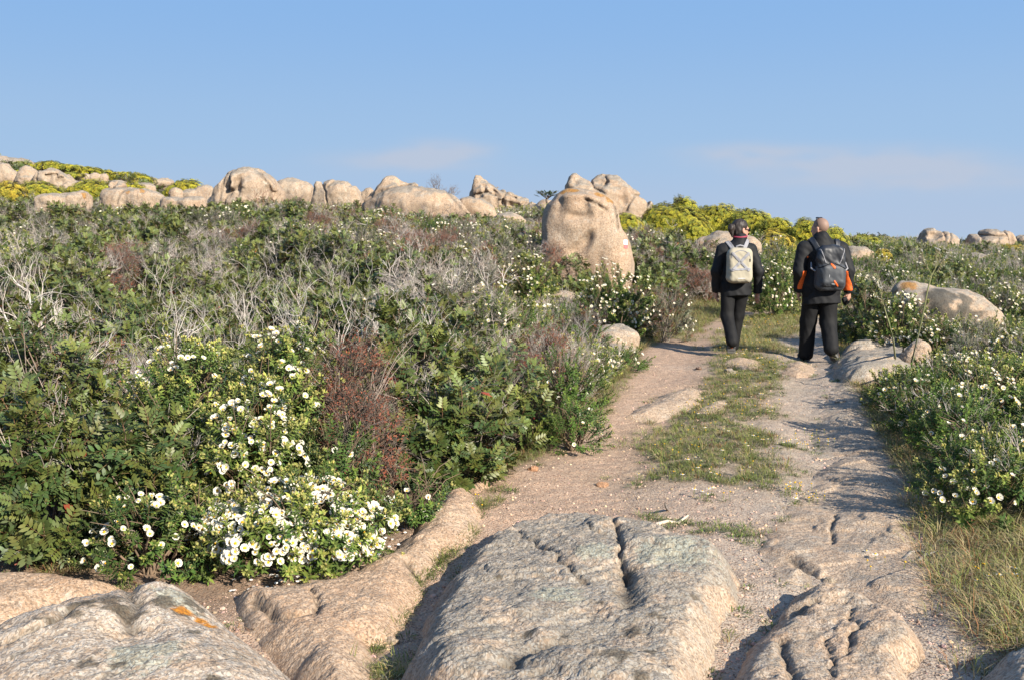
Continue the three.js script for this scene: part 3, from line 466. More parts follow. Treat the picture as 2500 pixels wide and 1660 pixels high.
boulder('granite_boulder', 'great rounded boulder with a rib down its left side on the skyline', 35, [[612, 466, 82, 54, 0.9], [545, 470, 26, 50, 0.8, 0.2, 0.3], [563, 468, 11, 48, 1, -2.0, 0.05], [600, 492, 72, 34, 1], [515, 482, 36, 26, 1, 0.3], [655, 480, 42, 38, 1]], { cracks: [[[562, 428], [558, 455], [553, 490]], [[573, 424], [580, 450], [572, 470]], [[600, 455], [572, 478], [566, 500]], [[640, 424], [668, 452], [672, 490]]], outline: [[500, 540], [502, 500], [520, 470], [532, 452], [541, 441], [552, 431], [560, 424], [569, 416], [594, 411], [619, 413], [640, 421], [660, 431], [672, 440], [683, 455], [693, 469], [697, 484], [702, 540]], n: 96, seed: 111, style: sky1, k: 0.1, rough: 0.7, hollows: [[576, 450, 9, 24, 0.3, -0.15], [548, 452, 12, 26, 0.5, 0.2], [655, 470, 6, 26, 0.5, 0.2]], open: [490, 412, 695, 485] });
boulder('granite_boulder', 'pale rock half hidden behind the great rounded boulder', 40, [[715, 470, 42, 34, 1], [740, 478, 36, 34, 1], [690, 470, 30, 26, 1]], { outline: [[670, 540], [674, 442], [685, 440], [704, 434], [723, 433], [736, 440], [751, 443], [765, 450], [772, 540]], n: 48, seed: 112, style: sky1, open: [690, 436, 770, 480] });
boulder('granite_boulder', 'twin rounded boulder left of the long pale ridge rock', 37, [[786, 474, 24, 34, 1, -0.3, 0.1], [836, 476, 54, 36, 0.9], [815, 452, 24, 14, 1], [800, 490, 36, 30, 1]], { cracks: [[[789, 448], [800, 470], [806, 500]], [[806, 460], [818, 446]]], outline: [[756, 540], [763, 469], [765, 450], [772, 441], [780, 443], [789, 448], [797, 441], [810, 438], [818, 444], [831, 443], [846, 445], [863, 455], [873, 463], [884, 480], [892, 540]], n: 72, seed: 113, style: sky1, k: 0.1, rough: 0.8, open: [762, 440, 890, 494] });
boulder('granite_boulder', 'small square stone in the gap between the skyline boulders', 40, [[900, 468, 12, 10, 1], [888, 476, 10, 10, 1]], { n: 28, seed: 114, style: sky1, open: [886, 456, 914, 476] });
boulder('granite_boulder', 'long pale ridge rock with a humped left end in the middle of the skyline', 33, [[955, 464, 44, 42, 1, 0.2, 0.1], [925, 500, 46, 40, 1, 0.2, 0.5], [1030, 506, 96, 54, 0.85, -0.1, -0.1], [1000, 470, 30, 24, 1, 0.5], [1010, 520, 90, 46, 0.9], [1120, 520, 58, 42, 0.9, 0, -0.55]], { cracks: [[[890, 496], [930, 474], [960, 462], [1000, 452], [1026, 458]], [[1093, 469], [1120, 500], [1150, 540]], [[905, 480], [935, 468]]], outline: [[866, 600], [880, 495], [892, 480], [913, 463], [926, 446], [939, 427], [952, 423], [968, 425], [981, 433], [998, 446], [1002, 443], [1011, 441], [1019, 446], [1026, 457], [1040, 460], [1055, 461], [1072, 467], [1093, 469], [1110, 476], [1125, 489], [1146, 514], [1167, 539], [1180, 600]], n: 100, seed: 115, style: { ...sky1, warm: 0.55 }, k: 0.2, rough: 0.75, open: [890, 424, 1160, 520] });
boulder('granite_boulder', 'sloping slab lying against the right end of the long ridge rock', 33.5, [[1172, 512, 40, 32, 1, 0, -0.5], [1200, 530, 36, 26, 1, 0, -0.4], [1150, 500, 36, 20, 1]], { outline: [[1112, 600], [1123, 484], [1146, 481], [1167, 484], [1180, 488], [1193, 495], [1206, 505], [1214, 527], [1227, 544], [1236, 600]], n: 56, seed: 116, style: { ...sky1, warm: 0.6 }, k: 0.2, rough: 0.5, open: [1130, 482, 1230, 540] });
boulder('granite_boulder', 'jagged hollowed crag sloping down from a peak on the skyline', 41, [[1166, 460, 19, 36, 1.2, 0, 0.1], [1190, 480, 44, 32, 1, 0, -0.5], [1235, 492, 44, 28, 1, 0, -0.45], [1280, 502, 44, 22, 1, 0, -0.3], [1200, 505, 50, 30, 1], [1300, 515, 50, 20, 1]], { cracks: [[[1193, 444], [1225, 468], [1260, 486]], [[1160, 478], [1190, 470], [1210, 480]], [[1237, 467], [1228, 490], [1240, 520]], [[1295, 491], [1285, 505]]], outline: [[1140, 600], [1146, 480], [1151, 463], [1155, 440], [1160, 430], [1174, 428], [1182, 436], [1193, 443], [1206, 449], [1218, 460], [1237, 466], [1252, 475], [1269, 484], [1284, 482], [1295, 491], [1303, 499], [1316, 508], [1333, 514], [1338, 531], [1344, 600]], n: 110, seed: 117, style: { ...sky1, grey: 0.08 }, k: 0.12, hk: 0.06, ridge: 0.06, rough: 1, depth: 1, hollows: [[1182, 458, 5, 14, 0.2, 0.2], [1192, 470, 7, 5, 0.1], [1212, 500, 7, 15, 0.1, -0.2], [1228, 502, 6, 16, 0.1, 0.15], [1254, 503, 14, 8, 0.1, -0.3], [1284, 497, 9, 8, 0.2], [1168, 478, 9, 6, 0.2], [1205, 466, 12, 4, 0.2, -0.5]], open: [1150, 430, 1325, 505] });
boulder('granite_boulder', 'grey rounded rock in the shrubs below the hollowed crag', 31, [[1240, 535, 34, 18, 1], [1262, 546, 24, 14, 1]], { n: 40, seed: 118, style: { ...sky1, grey: 0.1 }, open: [1205, 520, 1280, 545] });
boulder('granite_boulder', 'pale stones beyond the small dark tree on the skyline', 42, [[1335, 500, 22, 14, 1], [1310, 515, 36, 14, 1]], { n: 40, seed: 119, style: { ...sky1, grey: 0.1 } });
boulder('granite_boulder', 'twin peaked crag rising behind the trail marked boulder', 39, [[1402, 450, 22, 28, 1.2, 0, 0.08], [1420, 470, 40, 30, 1.1, 0, -0.5], [1482, 452, 40, 28, 1, 0.3, -0.1], [1470, 480, 62, 36, 1], [1520, 475, 50, 36, 1, 0, -0.7], [1530, 500, 56, 28, 1, 0, -0.2], [1560, 500, 34, 18, 1], [1450, 510, 70, 30, 1]], { cracks: [[[1441, 443], [1448, 462], [1470, 476]], [[1566, 481], [1545, 478], [1530, 500], [1520, 520]], [[1585, 488], [1575, 510]], [[1474, 430], [1480, 446], [1470, 456]]], outline: [[1366, 580], [1376, 461], [1382, 446], [1388, 429], [1397, 421], [1409, 421], [1418, 429], [1432, 437], [1441, 443], [1453, 437], [1460, 429], [1472, 424], [1493, 425], [1504, 423], [1514, 431], [1525, 445], [1545, 460], [1564, 473], [1566, 481], [1573, 485], [1581, 494], [1587, 484], [1596, 493], [1604, 580]], n: 110, seed: 120, style: sky1, k: 0.16, rough: 0.6, ridge: 0.08, hollows: [[1470, 444, 14, 9, 0.5], [1405, 442, 8, 14, 0.6], [1524, 490, 8, 11, 0.3, 0.4], [1455, 462, 22, 7, 0.5, 0.4]], open: [1380, 420, 1590, 480] });
boulder('granite_boulder', 'grey broken rock low in the gap left of the great rounded boulder', 37, [[470, 478, 30, 18, 1], [500, 470, 22, 20, 1], [440, 486, 26, 14, 1]], { n: 44, seed: 130, style: { ...sky1, grey: 0.1 } });
boulder('granite_boulder', 'low pale rocks right of the hollowed rock on the left hillside', 60, [[205, 452, 26, 12, 1], [245, 455, 30, 12, 1], [345, 456, 34, 10, 1], [290, 452, 22, 12, 1]], { n: 60, seed: 131, style: sky1, k: 0.2 });
boulder('granite_boulder', 'pale rock behind the shoulders of the person with the beige backpack', 27, [[1768, 612, 64, 47, 1], [1826, 614, 36, 40, 1], [1714, 614, 24, 34, 1]], { n: 56, seed: 121, style: { ...sky1, pink: 0.4 }, k: 0.15, rough: 0.6, open: [1700, 564, 1850, 590] });
boulder('granite_boulder', 'low grey stone in the shrubs beside the shoulder of the person in orange', 28, [[2092, 630, 42, 31, 1], [2070, 632, 24, 24, 1]], { n: 30, seed: 122, style: { ...sky1, grey: 0.1 }, open: [2066, 598, 2118, 614] });
boulder('granite_boulder', 'distant hollowed rock with a small spike on the right skyline', 66, [[2268, 576, 22, 24, 1, 0, 0.2], [2300, 580, 30, 20, 1], [2324, 586, 16, 22, 1], [2297, 568, 6, 16, 1, -0.6], [2290, 590, 46, 20, 1]], { cracks: [[[2297, 557], [2292, 580], [2286, 600]], [[2312, 568], [2300, 590]]], outline: [[2243, 660], [2247, 590], [2252, 568], [2264, 558], [2281, 555], [2292, 560], [2297, 555], [2300, 566], [2313, 566], [2327, 572], [2333, 583], [2334, 660]], n: 72, seed: 123, style: { ...sky1, grey: 0.05 }, k: 0.12, rough: 0.7, hollows: [[2282, 576, 14, 8, 0.2, 0.3]], open: [2246, 556, 2340, 607] });
boulder('granite_boulder', 'distant domed rock pile at the right end of the skyline', 66, [[2425, 580, 36, 24, 1], [2462, 586, 20, 24, 1], [2380, 588, 20, 20, 1, 0.3], [2410, 592, 40, 16, 1, -0.3], [2445, 594, 20, 14, 1, -0.8]], { cracks: [[[2398, 574], [2420, 578], [2448, 576]], [[2446, 568], [2452, 590], [2450, 606]], [[2405, 600], [2420, 582]], [[2380, 588], [2392, 574]]], outline: [[2352, 660], [2356, 600], [2359, 585], [2368, 573], [2383, 572], [2394, 576], [2402, 565], [2417, 560], [2434, 561], [2446, 568], [2458, 564], [2470, 571], [2478, 583], [2482, 660]], n: 80, seed: 124, style: { ...sky1, grey: 0.02 }, k: 0.07, rough: 0.7, open: [2360, 562, 2482, 608] });
boulder('granite_boulder', 'dim rock cut by the right edge of the view', 68, [[2500, 586, 22, 13, 1]], { n: 28, seed: 125, style: { ...sky1, grey: 0.2 }, open: [2480, 574, 2540, 604] });
boulder('granite_boulder', 'small pale stone in the shrubs below the domed rock pile', 40, [[2386, 640, 36, 23, 1.2]], { n: 28, seed: 126, style: sky1, open: [2366, 616, 2404, 628] });

// ---------------------------------------------------------------- shrubs: shoots first
const leafMat = new THREE.MeshPhysicalMaterial({ vertexColors: true, roughness: 0.85, transmission: 0.3, thickness: 0, side: THREE.DoubleSide, specularIntensity: 0.5 });
const leatherMat = new THREE.MeshPhysicalMaterial({ vertexColors: true, roughness: 0.48, side: THREE.DoubleSide, specularIntensity: 0.65 });
const woodMat = new THREE.MeshStandardMaterial({ vertexColors: true, roughness: 0.95 });
const petalMat = new THREE.MeshPhysicalMaterial({ vertexColors: true, roughness: 0.8, transmission: 0.2, thickness: 0, side: THREE.DoubleSide, specularIntensity: 0.3 });
const bladeMat = new THREE.MeshPhysicalMaterial({ vertexColors: true, roughness: 0.75, transmission: 0.3, thickness: 0, side: THREE.DoubleSide, specularIntensity: 0.5 });
const vary = (c, R, a = 0.25) => { const k = 1 + (R() - 0.5) * 2 * a; return [c[0] * k * (1 + (R() - 0.5) * a), c[1] * k, c[2] * k]; };
const around = (a, up) => V3(Math.cos(a) * Math.sqrt(1 - up * up), up, Math.sin(a) * Math.sqrt(1 - up * up));

function pinnate(b, p, d, n, len, R, col, pairs) { // one compound leaf of the mastic shrub
  const s = V3().crossVectors(d, n).normalize(), c = vary(col, R, 0.22), tip = p.clone().addScaledVector(d, len);
  b.tube([p, tip], [0.0012, 0.0007], 3, [0.2, 0.14, 0.06]);
  for (let k = 0; k < pairs; k++) for (const q of [-1, 1]) {
    const o = p.clone().addScaledVector(d, len * (0.22 + 0.72 * k / (pairs - 1))), ld = s.clone().multiplyScalar(q).addScaledVector(d, 0.55 + 0.1 * k).addScaledVector(n, 0.18 + 0.2 * (R() - 0.5)).normalize();
    b.oval(o, ld, n.clone().addScaledVector(s, q * -0.25).normalize(), 0.037 * (0.8 + 0.4 * R()), 0.0158, vary(c, R, 0.15), 0.1);
  }
}
function masticShoot(seed, tone, o = {}) {
  const R = rngOf(seed), b = new Builder(), L = 0.13;
  b.tube([V3(0, -0.1, 0), V3(0.008, 0.05, 0.004), V3(0, L, 0)], [0.0045, 0.003, 0.0015], 4, [0.3, 0.24, 0.19], [0.2, 0.09, 0.04]);
  const n = o.leaves ?? 8;
  for (let k = 0; k < n; k++) {
    const a = k * 2.4 + R(), up = lerp(0.15, 0.8, k / n) + 0.2 * (R() - 0.5), d = around(a, clamp(up, -0.2, 0.95)), p = V3(0, L * (0.15 + 0.85 * k / n), 0);
    pinnate(b, p, d, V3().crossVectors(V3().crossVectors(d, V3(0, 1, 0)).normalize(), d).normalize(), 0.06 + 0.02 * R(), R, k > n - 3 ? mix3(tone, [0.16, 0.17, 0.035], 0.45) : tone, 4);
  }
  if (o.red) for (let k = 0; k < 3; k++) pinnate(b, V3(0, L * 0.3, 0), around(R() * 6, 0.1), V3(0, 1, 0), 0.05, R, [0.27, 0.065, 0.03], 4);
  return b.geo();
}
function cistusShoot(seed, tone, tip, o = {}) {
  const R = rngOf(seed), b = new Builder(), L = o.len ?? 0.115, n = o.pairs ?? 8;
  b.tube([V3(0, -0.06, 0), V3(0.006, L * 0.5, 0), V3(0, L, 0)], [0.003, 0.002, 0.001], 3, [0.16, 0.09, 0.045], [0.2, 0.2, 0.06]);
  for (let k = 0; k < n; k++) for (let q = 0; q < 3; q++) {
    const a = k * 1.57 + q * 2.1 + R() * 0.7, t = k / (n - 1), d = around(a, clamp(lerp(0.2, 0.78, t) + 0.3 * (R() - 0.5), -0.3, 0.95)), p = V3(0, L * (0.1 + 0.9 * t), 0), c = vary(mix3(tone, tip, t * t * 0.8), R, 0.3);
    b.blade(p, d, V3().crossVectors(V3().crossVectors(d, V3(0, 1, 0)).normalize(), d), (0.047 - 0.018 * t) * (0.8 + 0.4 * R()), 0.0115, c, 0.35, mix3(c, tip, 0.3));
  }
  if (o.buds) for (let k = 0; k < 5; k++) { const a = k * 2.2; b.blob(V3(Math.cos(a) * 0.012, L + 0.008 + 0.01 * R(), Math.sin(a) * 0.012), 0.0055, 0.009, vary([0.44, 0.4, 0.12], R, 0.2), 4); }
  return b.geo();
}
function rustyShoot(seed, o = {}) {
  const R = rngOf(seed), b = new Builder();
  for (let k = 0; k < 6; k++) {
    const a = k * 1.05 + R(), d = around(a, 0.55 + 0.4 * R()), L = 0.1 + 0.09 * R(), q = d.clone().multiplyScalar(L), m = q.clone().multiplyScalar(0.5).add(V3((R() - 0.5) * 0.02, 0.01, (R() - 0.5) * 0.02));
    b.tube([V3(0, -0.03, 0), m, q], [0.0022, 0.0016, 0.001], 3, [0.26, 0.21, 0.17], [0.24, 0.15, 0.1]);
    for (let j = 0; j < (o.n ?? 7); j++) { const t = 0.45 + 0.55 * R(), p = q.clone().multiplyScalar(t).add(V3((R() - 0.5) * 0.02, (R() - 0.5) * 0.014, (R() - 0.5) * 0.02)); b.blade(p, around(R() * 6.3, 0.2 + 0.7 * R()), V3(0.1, 1, 0.3), 0.013 + 0.008 * R(), 0.0075, vary([0.30, 0.095, 0.05], R, 0.35), 0.2); }
  }
  return b.geo();
}
function twigShoot(seed, c, o = {}) { // bare tangled twigs
  const R = rngOf(seed), b = new Builder(), L = o.len ?? 0.2, r0 = o.r ?? 0.0032;
  const grow = (p, d, l, r, depth) => {
    const m = p.clone().addScaledVector(d, l * 0.5).add(V3((R() - 0.5) * 0.16 * l, (R() - 0.5) * 0.1 * l, (R() - 0.5) * 0.16 * l)), q = p.clone().addScaledVector(d, l).add(V3((R() - 0.5) * 0.2 * l, 0, (R() - 0.5) * 0.2 * l));
    b.tube([p, m, q], [r, r * 0.8, r * 0.6], 3, vary(c, R, 0.12));
    if (depth) for (let k = 0; k < 3; k++) grow(k ? m.clone().lerp(q, R()) : q, d.clone().add(V3((R() - 0.5) * 1.5, (R() - 0.35) * 1.1, (R() - 0.5) * 1.5)).normalize(), l * (0.55 + 0.2 * R()), r * 0.6, depth - 1);
  };
  for (let k = 0; k < (o.n ?? 3); k++) grow(V3(0, -0.04, 0), around(k * 2.1 + R(), 0.5 + 0.4 * R()), L * 0.5, r0, o.depth ?? 2);
  return b.geo();
}
function spurgeShoot(seed, tip) {
  const R = rngOf(seed), b = new Builder();
  b.tube([V3(0, -0.12, 0), V3(0, 0.1, 0)], [0.005, 0.003], 4, [0.2, 0.15, 0.1], [0.18, 0.17, 0.06]);
  for (let k = 0; k < 12; k++) b.blade(V3(0, 0.01 + 0.006 * k, 0), around(k * 2.4, 0.15 + 0.03 * k), V3(0, 1, 0), 0.05, 0.011, vary([0.1, 0.125, 0.03], R, 0.25), 0.3);
  for (let k = 0; k < 22; k++) { const a = k * 2.4, r = 0.05 * Math.sqrt(k / 22), p = V3(Math.cos(a) * r, 0.12 - r * 0.35, Math.sin(a) * r); b.oval(p, around(a + R(), 0.35), V3(0, 1, 0), 0.022, 0.02, vary(tip, R, 0.2), 0.1); }
  return b.geo();
}
function flowerGeo(seed, o = {}) { // five crumpled white petals round a yellow eye
  const R = rngOf(seed), b = new Builder(), r = 0.0178, n = 5, w = [0.64, 0.615, 0.52], wc = [0.62, 0.55, 0.3];
  for (let k = 0; k < n; k++) {
    const a0 = k / n * 2 * Math.PI, cup = (o.cup ?? 0.35) + 0.15 * R(), c = b.v(0, 0, 0, wc), ring = [];
    for (let j = -2; j <= 2; j++) { const a = a0 + j * 0.34, e = r * (1 - 0.03 * j * j - 0.12 * (j === 0) + 0.08 * (R() - 0.5)); ring.push(b.v(Math.cos(a) * e, r * cup * (1 + 0.4 * (R() - 0.5)) + 0.0009 * k, Math.sin(a) * e, w)); }
    const mid = [-1, 0, 1].map((j) => { const a = a0 + j * 0.5; return b.v(Math.cos(a) * r * 0.5, r * cup * 0.3 + 0.0009 * k, Math.sin(a) * r * 0.5, w); });
    b.tri(c, mid[1], mid[0]); b.tri(c, mid[2], mid[1]); b.tri(mid[0], mid[1], ring[1]); b.tri(mid[0], ring[1], ring[0]); b.tri(mid[1], ring[2], ring[1]); b.tri(mid[1], ring[3], ring[2]); b.tri(mid[1], mid[2], ring[3]); b.tri(mid[2], ring[4], ring[3]);
  }
  const y = [0.6, 0.33, 0.012], top = b.v(0, 0.0075, 0, y), rim = []; for (let k = 0; k < 7; k++) { const a = k / 7 * 2 * Math.PI; rim.push(b.v(Math.cos(a) * r * 0.32, 0.0042, Math.sin(a) * r * 0.32, y)); }
  for (let k = 0; k < 7; k++) b.tri(top, rim[(k + 1) % 7], rim[k]);
  return b.geo();
}
const leafGeos = [0, 1, 2, 3, 4].map((k) => { const b = new Builder(), R = rngOf(300 + k); pinnate(b, V3(0, 0, 0), V3(0, 0.25, 1).normalize(), V3(0, 1, -0.25).normalize(), 0.075, R, [[0.062, 0.104, 0.026], [0.072, 0.112, 0.036], [0.056, 0.092, 0.022], [0.1, 0.124, 0.03], [0.068, 0.106, 0.032]][k], 3 + k % 2); return b.geo(); });
const flowerGeos = [flowerGeo(1), flowerGeo(2, { cup: 0.55 }), flowerGeo(3, { cup: 0.2 })];

const MASTIC = [0.082, 0.108, 0.026], GREENC = [0.085, 0.16, 0.022], TIPC = [0.4, 0.42, 0.085];
const KIND = {
  mastic: { geos: [masticShoot(1, MASTIC), masticShoot(2, [0.085, 0.122, 0.04]), masticShoot(3, [0.056, 0.09, 0.02]), masticShoot(4, [0.085, 0.115, 0.04], { red: true }), masticShoot(5, [0.11, 0.13, 0.028])], mix: [0.34, 0.28, 0.22, 0.03, 0.13], mat: leatherMat, step: 0.105, size: 1, wood: [0.42, 0.36, 0.3], out: 0.55 },
  cistus: { geos: [cistusShoot(11, GREENC, TIPC, { buds: 1 }), cistusShoot(12, [0.1, 0.175, 0.026], [0.34, 0.36, 0.08], { buds: 1 }), cistusShoot(13, [0.05, 0.115, 0.02], [0.16, 0.22, 0.04])], mix: [0.4, 0.3, 0.3], mat: leafMat, step: 0.075, size: 1, wood: [0.2, 0.14, 0.09], out: 0.6 },
  green: { geos: [cistusShoot(21, [0.065, 0.14, 0.022], [0.14, 0.22, 0.03]), cistusShoot(22, [0.08, 0.155, 0.024], [0.18, 0.25, 0.035]), cistusShoot(23, [0.04, 0.1, 0.018], [0.09, 0.16, 0.03], { buds: 1 })], mix: [0.45, 0.4, 0.15], mat: leafMat, step: 0.075, size: 1, wood: [0.2, 0.14, 0.09], out: 0.62 },
  rusty: { geos: [rustyShoot(31), rustyShoot(32), twigShoot(33, [0.29, 0.23, 0.19], { len: 0.16, r: 0.002 })], mix: [0.4, 0.35, 0.25], mat: leafMat, step: 0.088, size: 1, wood: [0.3, 0.24, 0.2], out: 0.4 },
  twigs: { geos: [twigShoot(41, [0.48, 0.415, 0.36]), twigShoot(42, [0.39, 0.335, 0.29], { n: 4 }), twigShoot(43, [0.45, 0.4, 0.36], { len: 0.26 })], mix: [0.4, 0.35, 0.25], mat: woodMat, step: 0.12, size: 1, wood: [0.42, 0.37, 0.33], out: 0.35 },
  greyish: { geos: [cistusShoot(51, [0.16, 0.17, 0.1], [0.3, 0.29, 0.2], { pairs: 7 }), cistusShoot(52, [0.13, 0.15, 0.075], [0.26, 0.26, 0.16]), twigShoot(53, [0.33, 0.29, 0.26], { len: 0.15 })], mix: [0.4, 0.35, 0.25], mat: leafMat, step: 0.085, size: 1, wood: [0.3, 0.25, 0.2], out: 0.45 },
  spurge: { geos: [spurgeShoot(61, [0.44, 0.41, 0.03]), spurgeShoot(62, [0.32, 0.345, 0.04]), spurgeShoot(63, [0.46, 0.4, 0.03])], mix: [0.45, 0.3, 0.25], mat: leafMat, step: 0.07, size: 1, wood: [0.2, 0.16, 0.11], out: 0.92 },
  spurgeOrange: { geos: [spurgeShoot(64, [0.58, 0.42, 0.04]), spurgeShoot(65, [0.5, 0.43, 0.05]), cistusShoot(66, [0.12, 0.12, 0.05], [0.26, 0.22, 0.08])], mix: [0.45, 0.3, 0.25], mat: leafMat, step: 0.07, size: 1, wood: [0.2, 0.16, 0.11], out: 0.88 },
};

// matrices of the shoots of one shrub: lumpy ellipsoid on the ground, leaves thickest near its surface
const _m = new THREE.Matrix4(), _q = new THREE.Quaternion(), _q2 = new THREE.Quaternion(), _s = new THREE.Vector3(), UPV = V3(0, 1, 0);
function lump(dx, dy, dz, seed, a = 1) { return 0.84 + a * (0.30 * noise(dx * 1.7 + seed * 3.1, dy * 1.7, dz * 1.7 + seed) + 0.14 * noise(dx * 4.3, dy * 4.3 + seed, dz * 4.3)); }
function shrubShoots(kind, pos, rx, h, rz, seed, sizeUp, sink, opt = {}) {
  const K = KIND[kind], R = rngOf(seed * 7919 + 13), step = K.step * sizeUp * (opt.step ?? 1), rm = (rx + rz) / 2, yc = h * 0.3, ry = h * 0.7;
  const area = Math.PI * 2 * Math.pow((Math.pow(rx * rz, 1.6) + Math.pow(rx * ry, 1.6) + Math.pow(rz * ry, 1.6)) / 3, 1 / 1.6) * 1.25, n = Math.max(6, Math.round(area / (step * step) * 1.25 * (opt.dense ?? 1)));
  const front = opt.front;
  for (let k = 0; k < n; k++) {
    const a = R() * 2 * Math.PI, u = lerp(kind.startsWith('spurge') ? 0.0 : -0.45, 1, R()), c = Math.sqrt(Math.max(0, 1 - u * u));
    const dx = Math.cos(a) * c, dy = u, dz = Math.sin(a) * c, L = lump(dx, dy, dz, seed, K.out > 0.7 ? 0.45 : 1), deep = R() < 0.72 ? 0.9 + 0.16 * R() : 0.45 + 0.5 * R();
    if (front && dz < -0.35 && R() < 0.75) continue; // the back of a near shrub is thinner
    const x = pos.x + dx * rx * L * deep, z = pos.z + dz * rz * L * deep, g = hT(x, z), y = Math.max(g + 0.015 + 0.05 * R(), pos.y + yc + dy * ry * L * deep);
    const nx = dx / rx, ny = dy / ry, nz = dz / rz, nl = Math.hypot(nx, ny, nz), o = K.out;
    const jit = kind === 'twigs' ? 2.6 : 1, d = V3(nx / nl * o + (R() - 0.5) * 0.55 * jit, ny / nl * o + (1 - o) * 0.95 + (R() - 0.5) * 0.4 * jit, nz / nl * o + (R() - 0.5) * 0.55 * jit).normalize();
    _q.setFromUnitVectors(UPV, d).multiply(_q2.setFromAxisAngle(UPV, R() * 6.28));
    const s = sizeUp * K.size * (0.75 + 0.5 * R()); _m.compose(_s.set(x, y, z), _q, V3(s, s, s));
    let t = R(), gi = 0; for (; gi < K.mix.length - 1; gi++) { if (t < K.mix[gi]) break; t -= K.mix[gi]; }
    const b = 0.78 + 0.44 * R() + 0.25 * noise(x * 2, y * 2, z * 2); sink(gi, _m, b * (1 + 0.08 * (R() - 0.5)), b, b * (1 + 0.1 * (R() - 0.5)));
  }
}
class Sink { // gathers shoots per variant and turns them into instanced meshes
  constructor() { this.m = new Map(); }
  to(kind) { return (gi, m, r, g, b) => { const k = kind + '|' + gi; let e = this.m.get(k); if (!e) this.m.set(k, e = { mat: [], col: [] }); const a = m.elements; for (let i = 0; i < 16; i++) e.mat.push(a[i]); e.col.push(r, g, b); }; }
  build(parent, name, origin, only) {
    for (const [k, e] of this.m) {
      const [kind, gi] = k.split('|'); if (only && kind !== only) continue; const n = e.mat.length / 16, K = KIND[kind];
      const im = shadowed(new THREE.InstancedMesh(K.geos[+gi], K.mat, n)); im.name = name;
      im.instanceMatrix.array.set(e.mat); if (origin) for (let i = 0; i < n; i++) { im.instanceMatrix.array[i * 16 + 12] -= origin.x; im.instanceMatrix.array[i * 16 + 13] -= origin.y; im.instanceMatrix.array[i * 16 + 14] -= origin.z; }
      im.instanceColor = new THREE.InstancedBufferAttribute(new Float32Array(e.col), 3); im.userData.kind = 'stuff'; parent.add(im);
    }
  }
}
function stemsGeo(rx, h, rz, seed, col, n, r0 = 0.008) {
  const R = rngOf(seed + 5), b = new Builder();
  for (let k = 0; k < n; k++) {
    const a = R() * 6.283, e = 0.35 + 0.6 * R(), q = V3(Math.cos(a) * rx * e, h * (0.45 + 0.45 * R()), Math.sin(a) * rz * e), m = V3(q.x * 0.35 + (R() - 0.5) * 0.12, q.y * 0.45, q.z * 0.35 + (R() - 0.5) * 0.12), m2 = m.clone().lerp(q, 0.55).add(V3((R() - 0.5) * 0.09, 0.04, (R() - 0.5) * 0.09));
    b.tube([V3((R() - 0.5) * 0.16, -0.08, (R() - 0.5) * 0.16), m, m2, q], [r0 * (0.9 + 0.5 * R()), r0 * 0.8, r0 * 0.55, r0 * 0.3], 5, vary(col, R, 0.15));
    for (let j = 0; j < 2; j++) { const t = q.clone().add(V3((R() - 0.5) * 0.3, 0.05 + 0.12 * R(), (R() - 0.5) * 0.3)); b.tube([m2, m2.clone().lerp(t, 0.5).add(V3(0, 0.03, 0)), t], [r0 * 0.45, r0 * 0.35, r0 * 0.2], 4, vary(col, R, 0.15)); }
  }
  return b.geo();
}
function flowerSpot(pos, rx, h, rz, seed, R, out, clusters) {
  for (let tries = 0; tries < 60; tries++) {
    const a = R() * 6.283, u = lerp(-0.15, 1, R()), c = Math.sqrt(1 - u * u), dx = Math.cos(a) * c, dz = Math.sin(a) * c;
    if (dz < -0.1 && u < 0.85) continue;
    const L = lump(dx, u, dz, seed) * 1.1, x = pos.x + dx * rx * L, z = pos.z + dz * rz * L, y = pos.y + h * 0.3 + u * h * 0.7 * L + 0.02;
    if (clusters && fbm(x * 5, y * 5, z * 5 + seed, 2) + 0.25 * R() < clusters) continue;
    if (y < hT(x, z) + 0.03) continue;
    const d = V3(dx * 0.5 + SUN.x * 0.5 + (R() - 0.5) * 0.6, u * 0.6 + 0.45 + (R() - 0.5) * 0.3, dz * 0.5 + SUN.z * 0.4 + 0.25 + (R() - 0.5) * 0.6).normalize();
    _q.setFromUnitVectors(UPV, d).multiply(_q2.setFromAxisAngle(UPV, R() * 6.28)); const s = (0.78 + 0.42 * R()) * out;
    return [V3(x, y, z), _q.clone(), s];
  }
  return null;
}
const named = []; // footprints of the shrubs that stand on their own: [x, z, rx, rz]
let shrubSeed = 100;
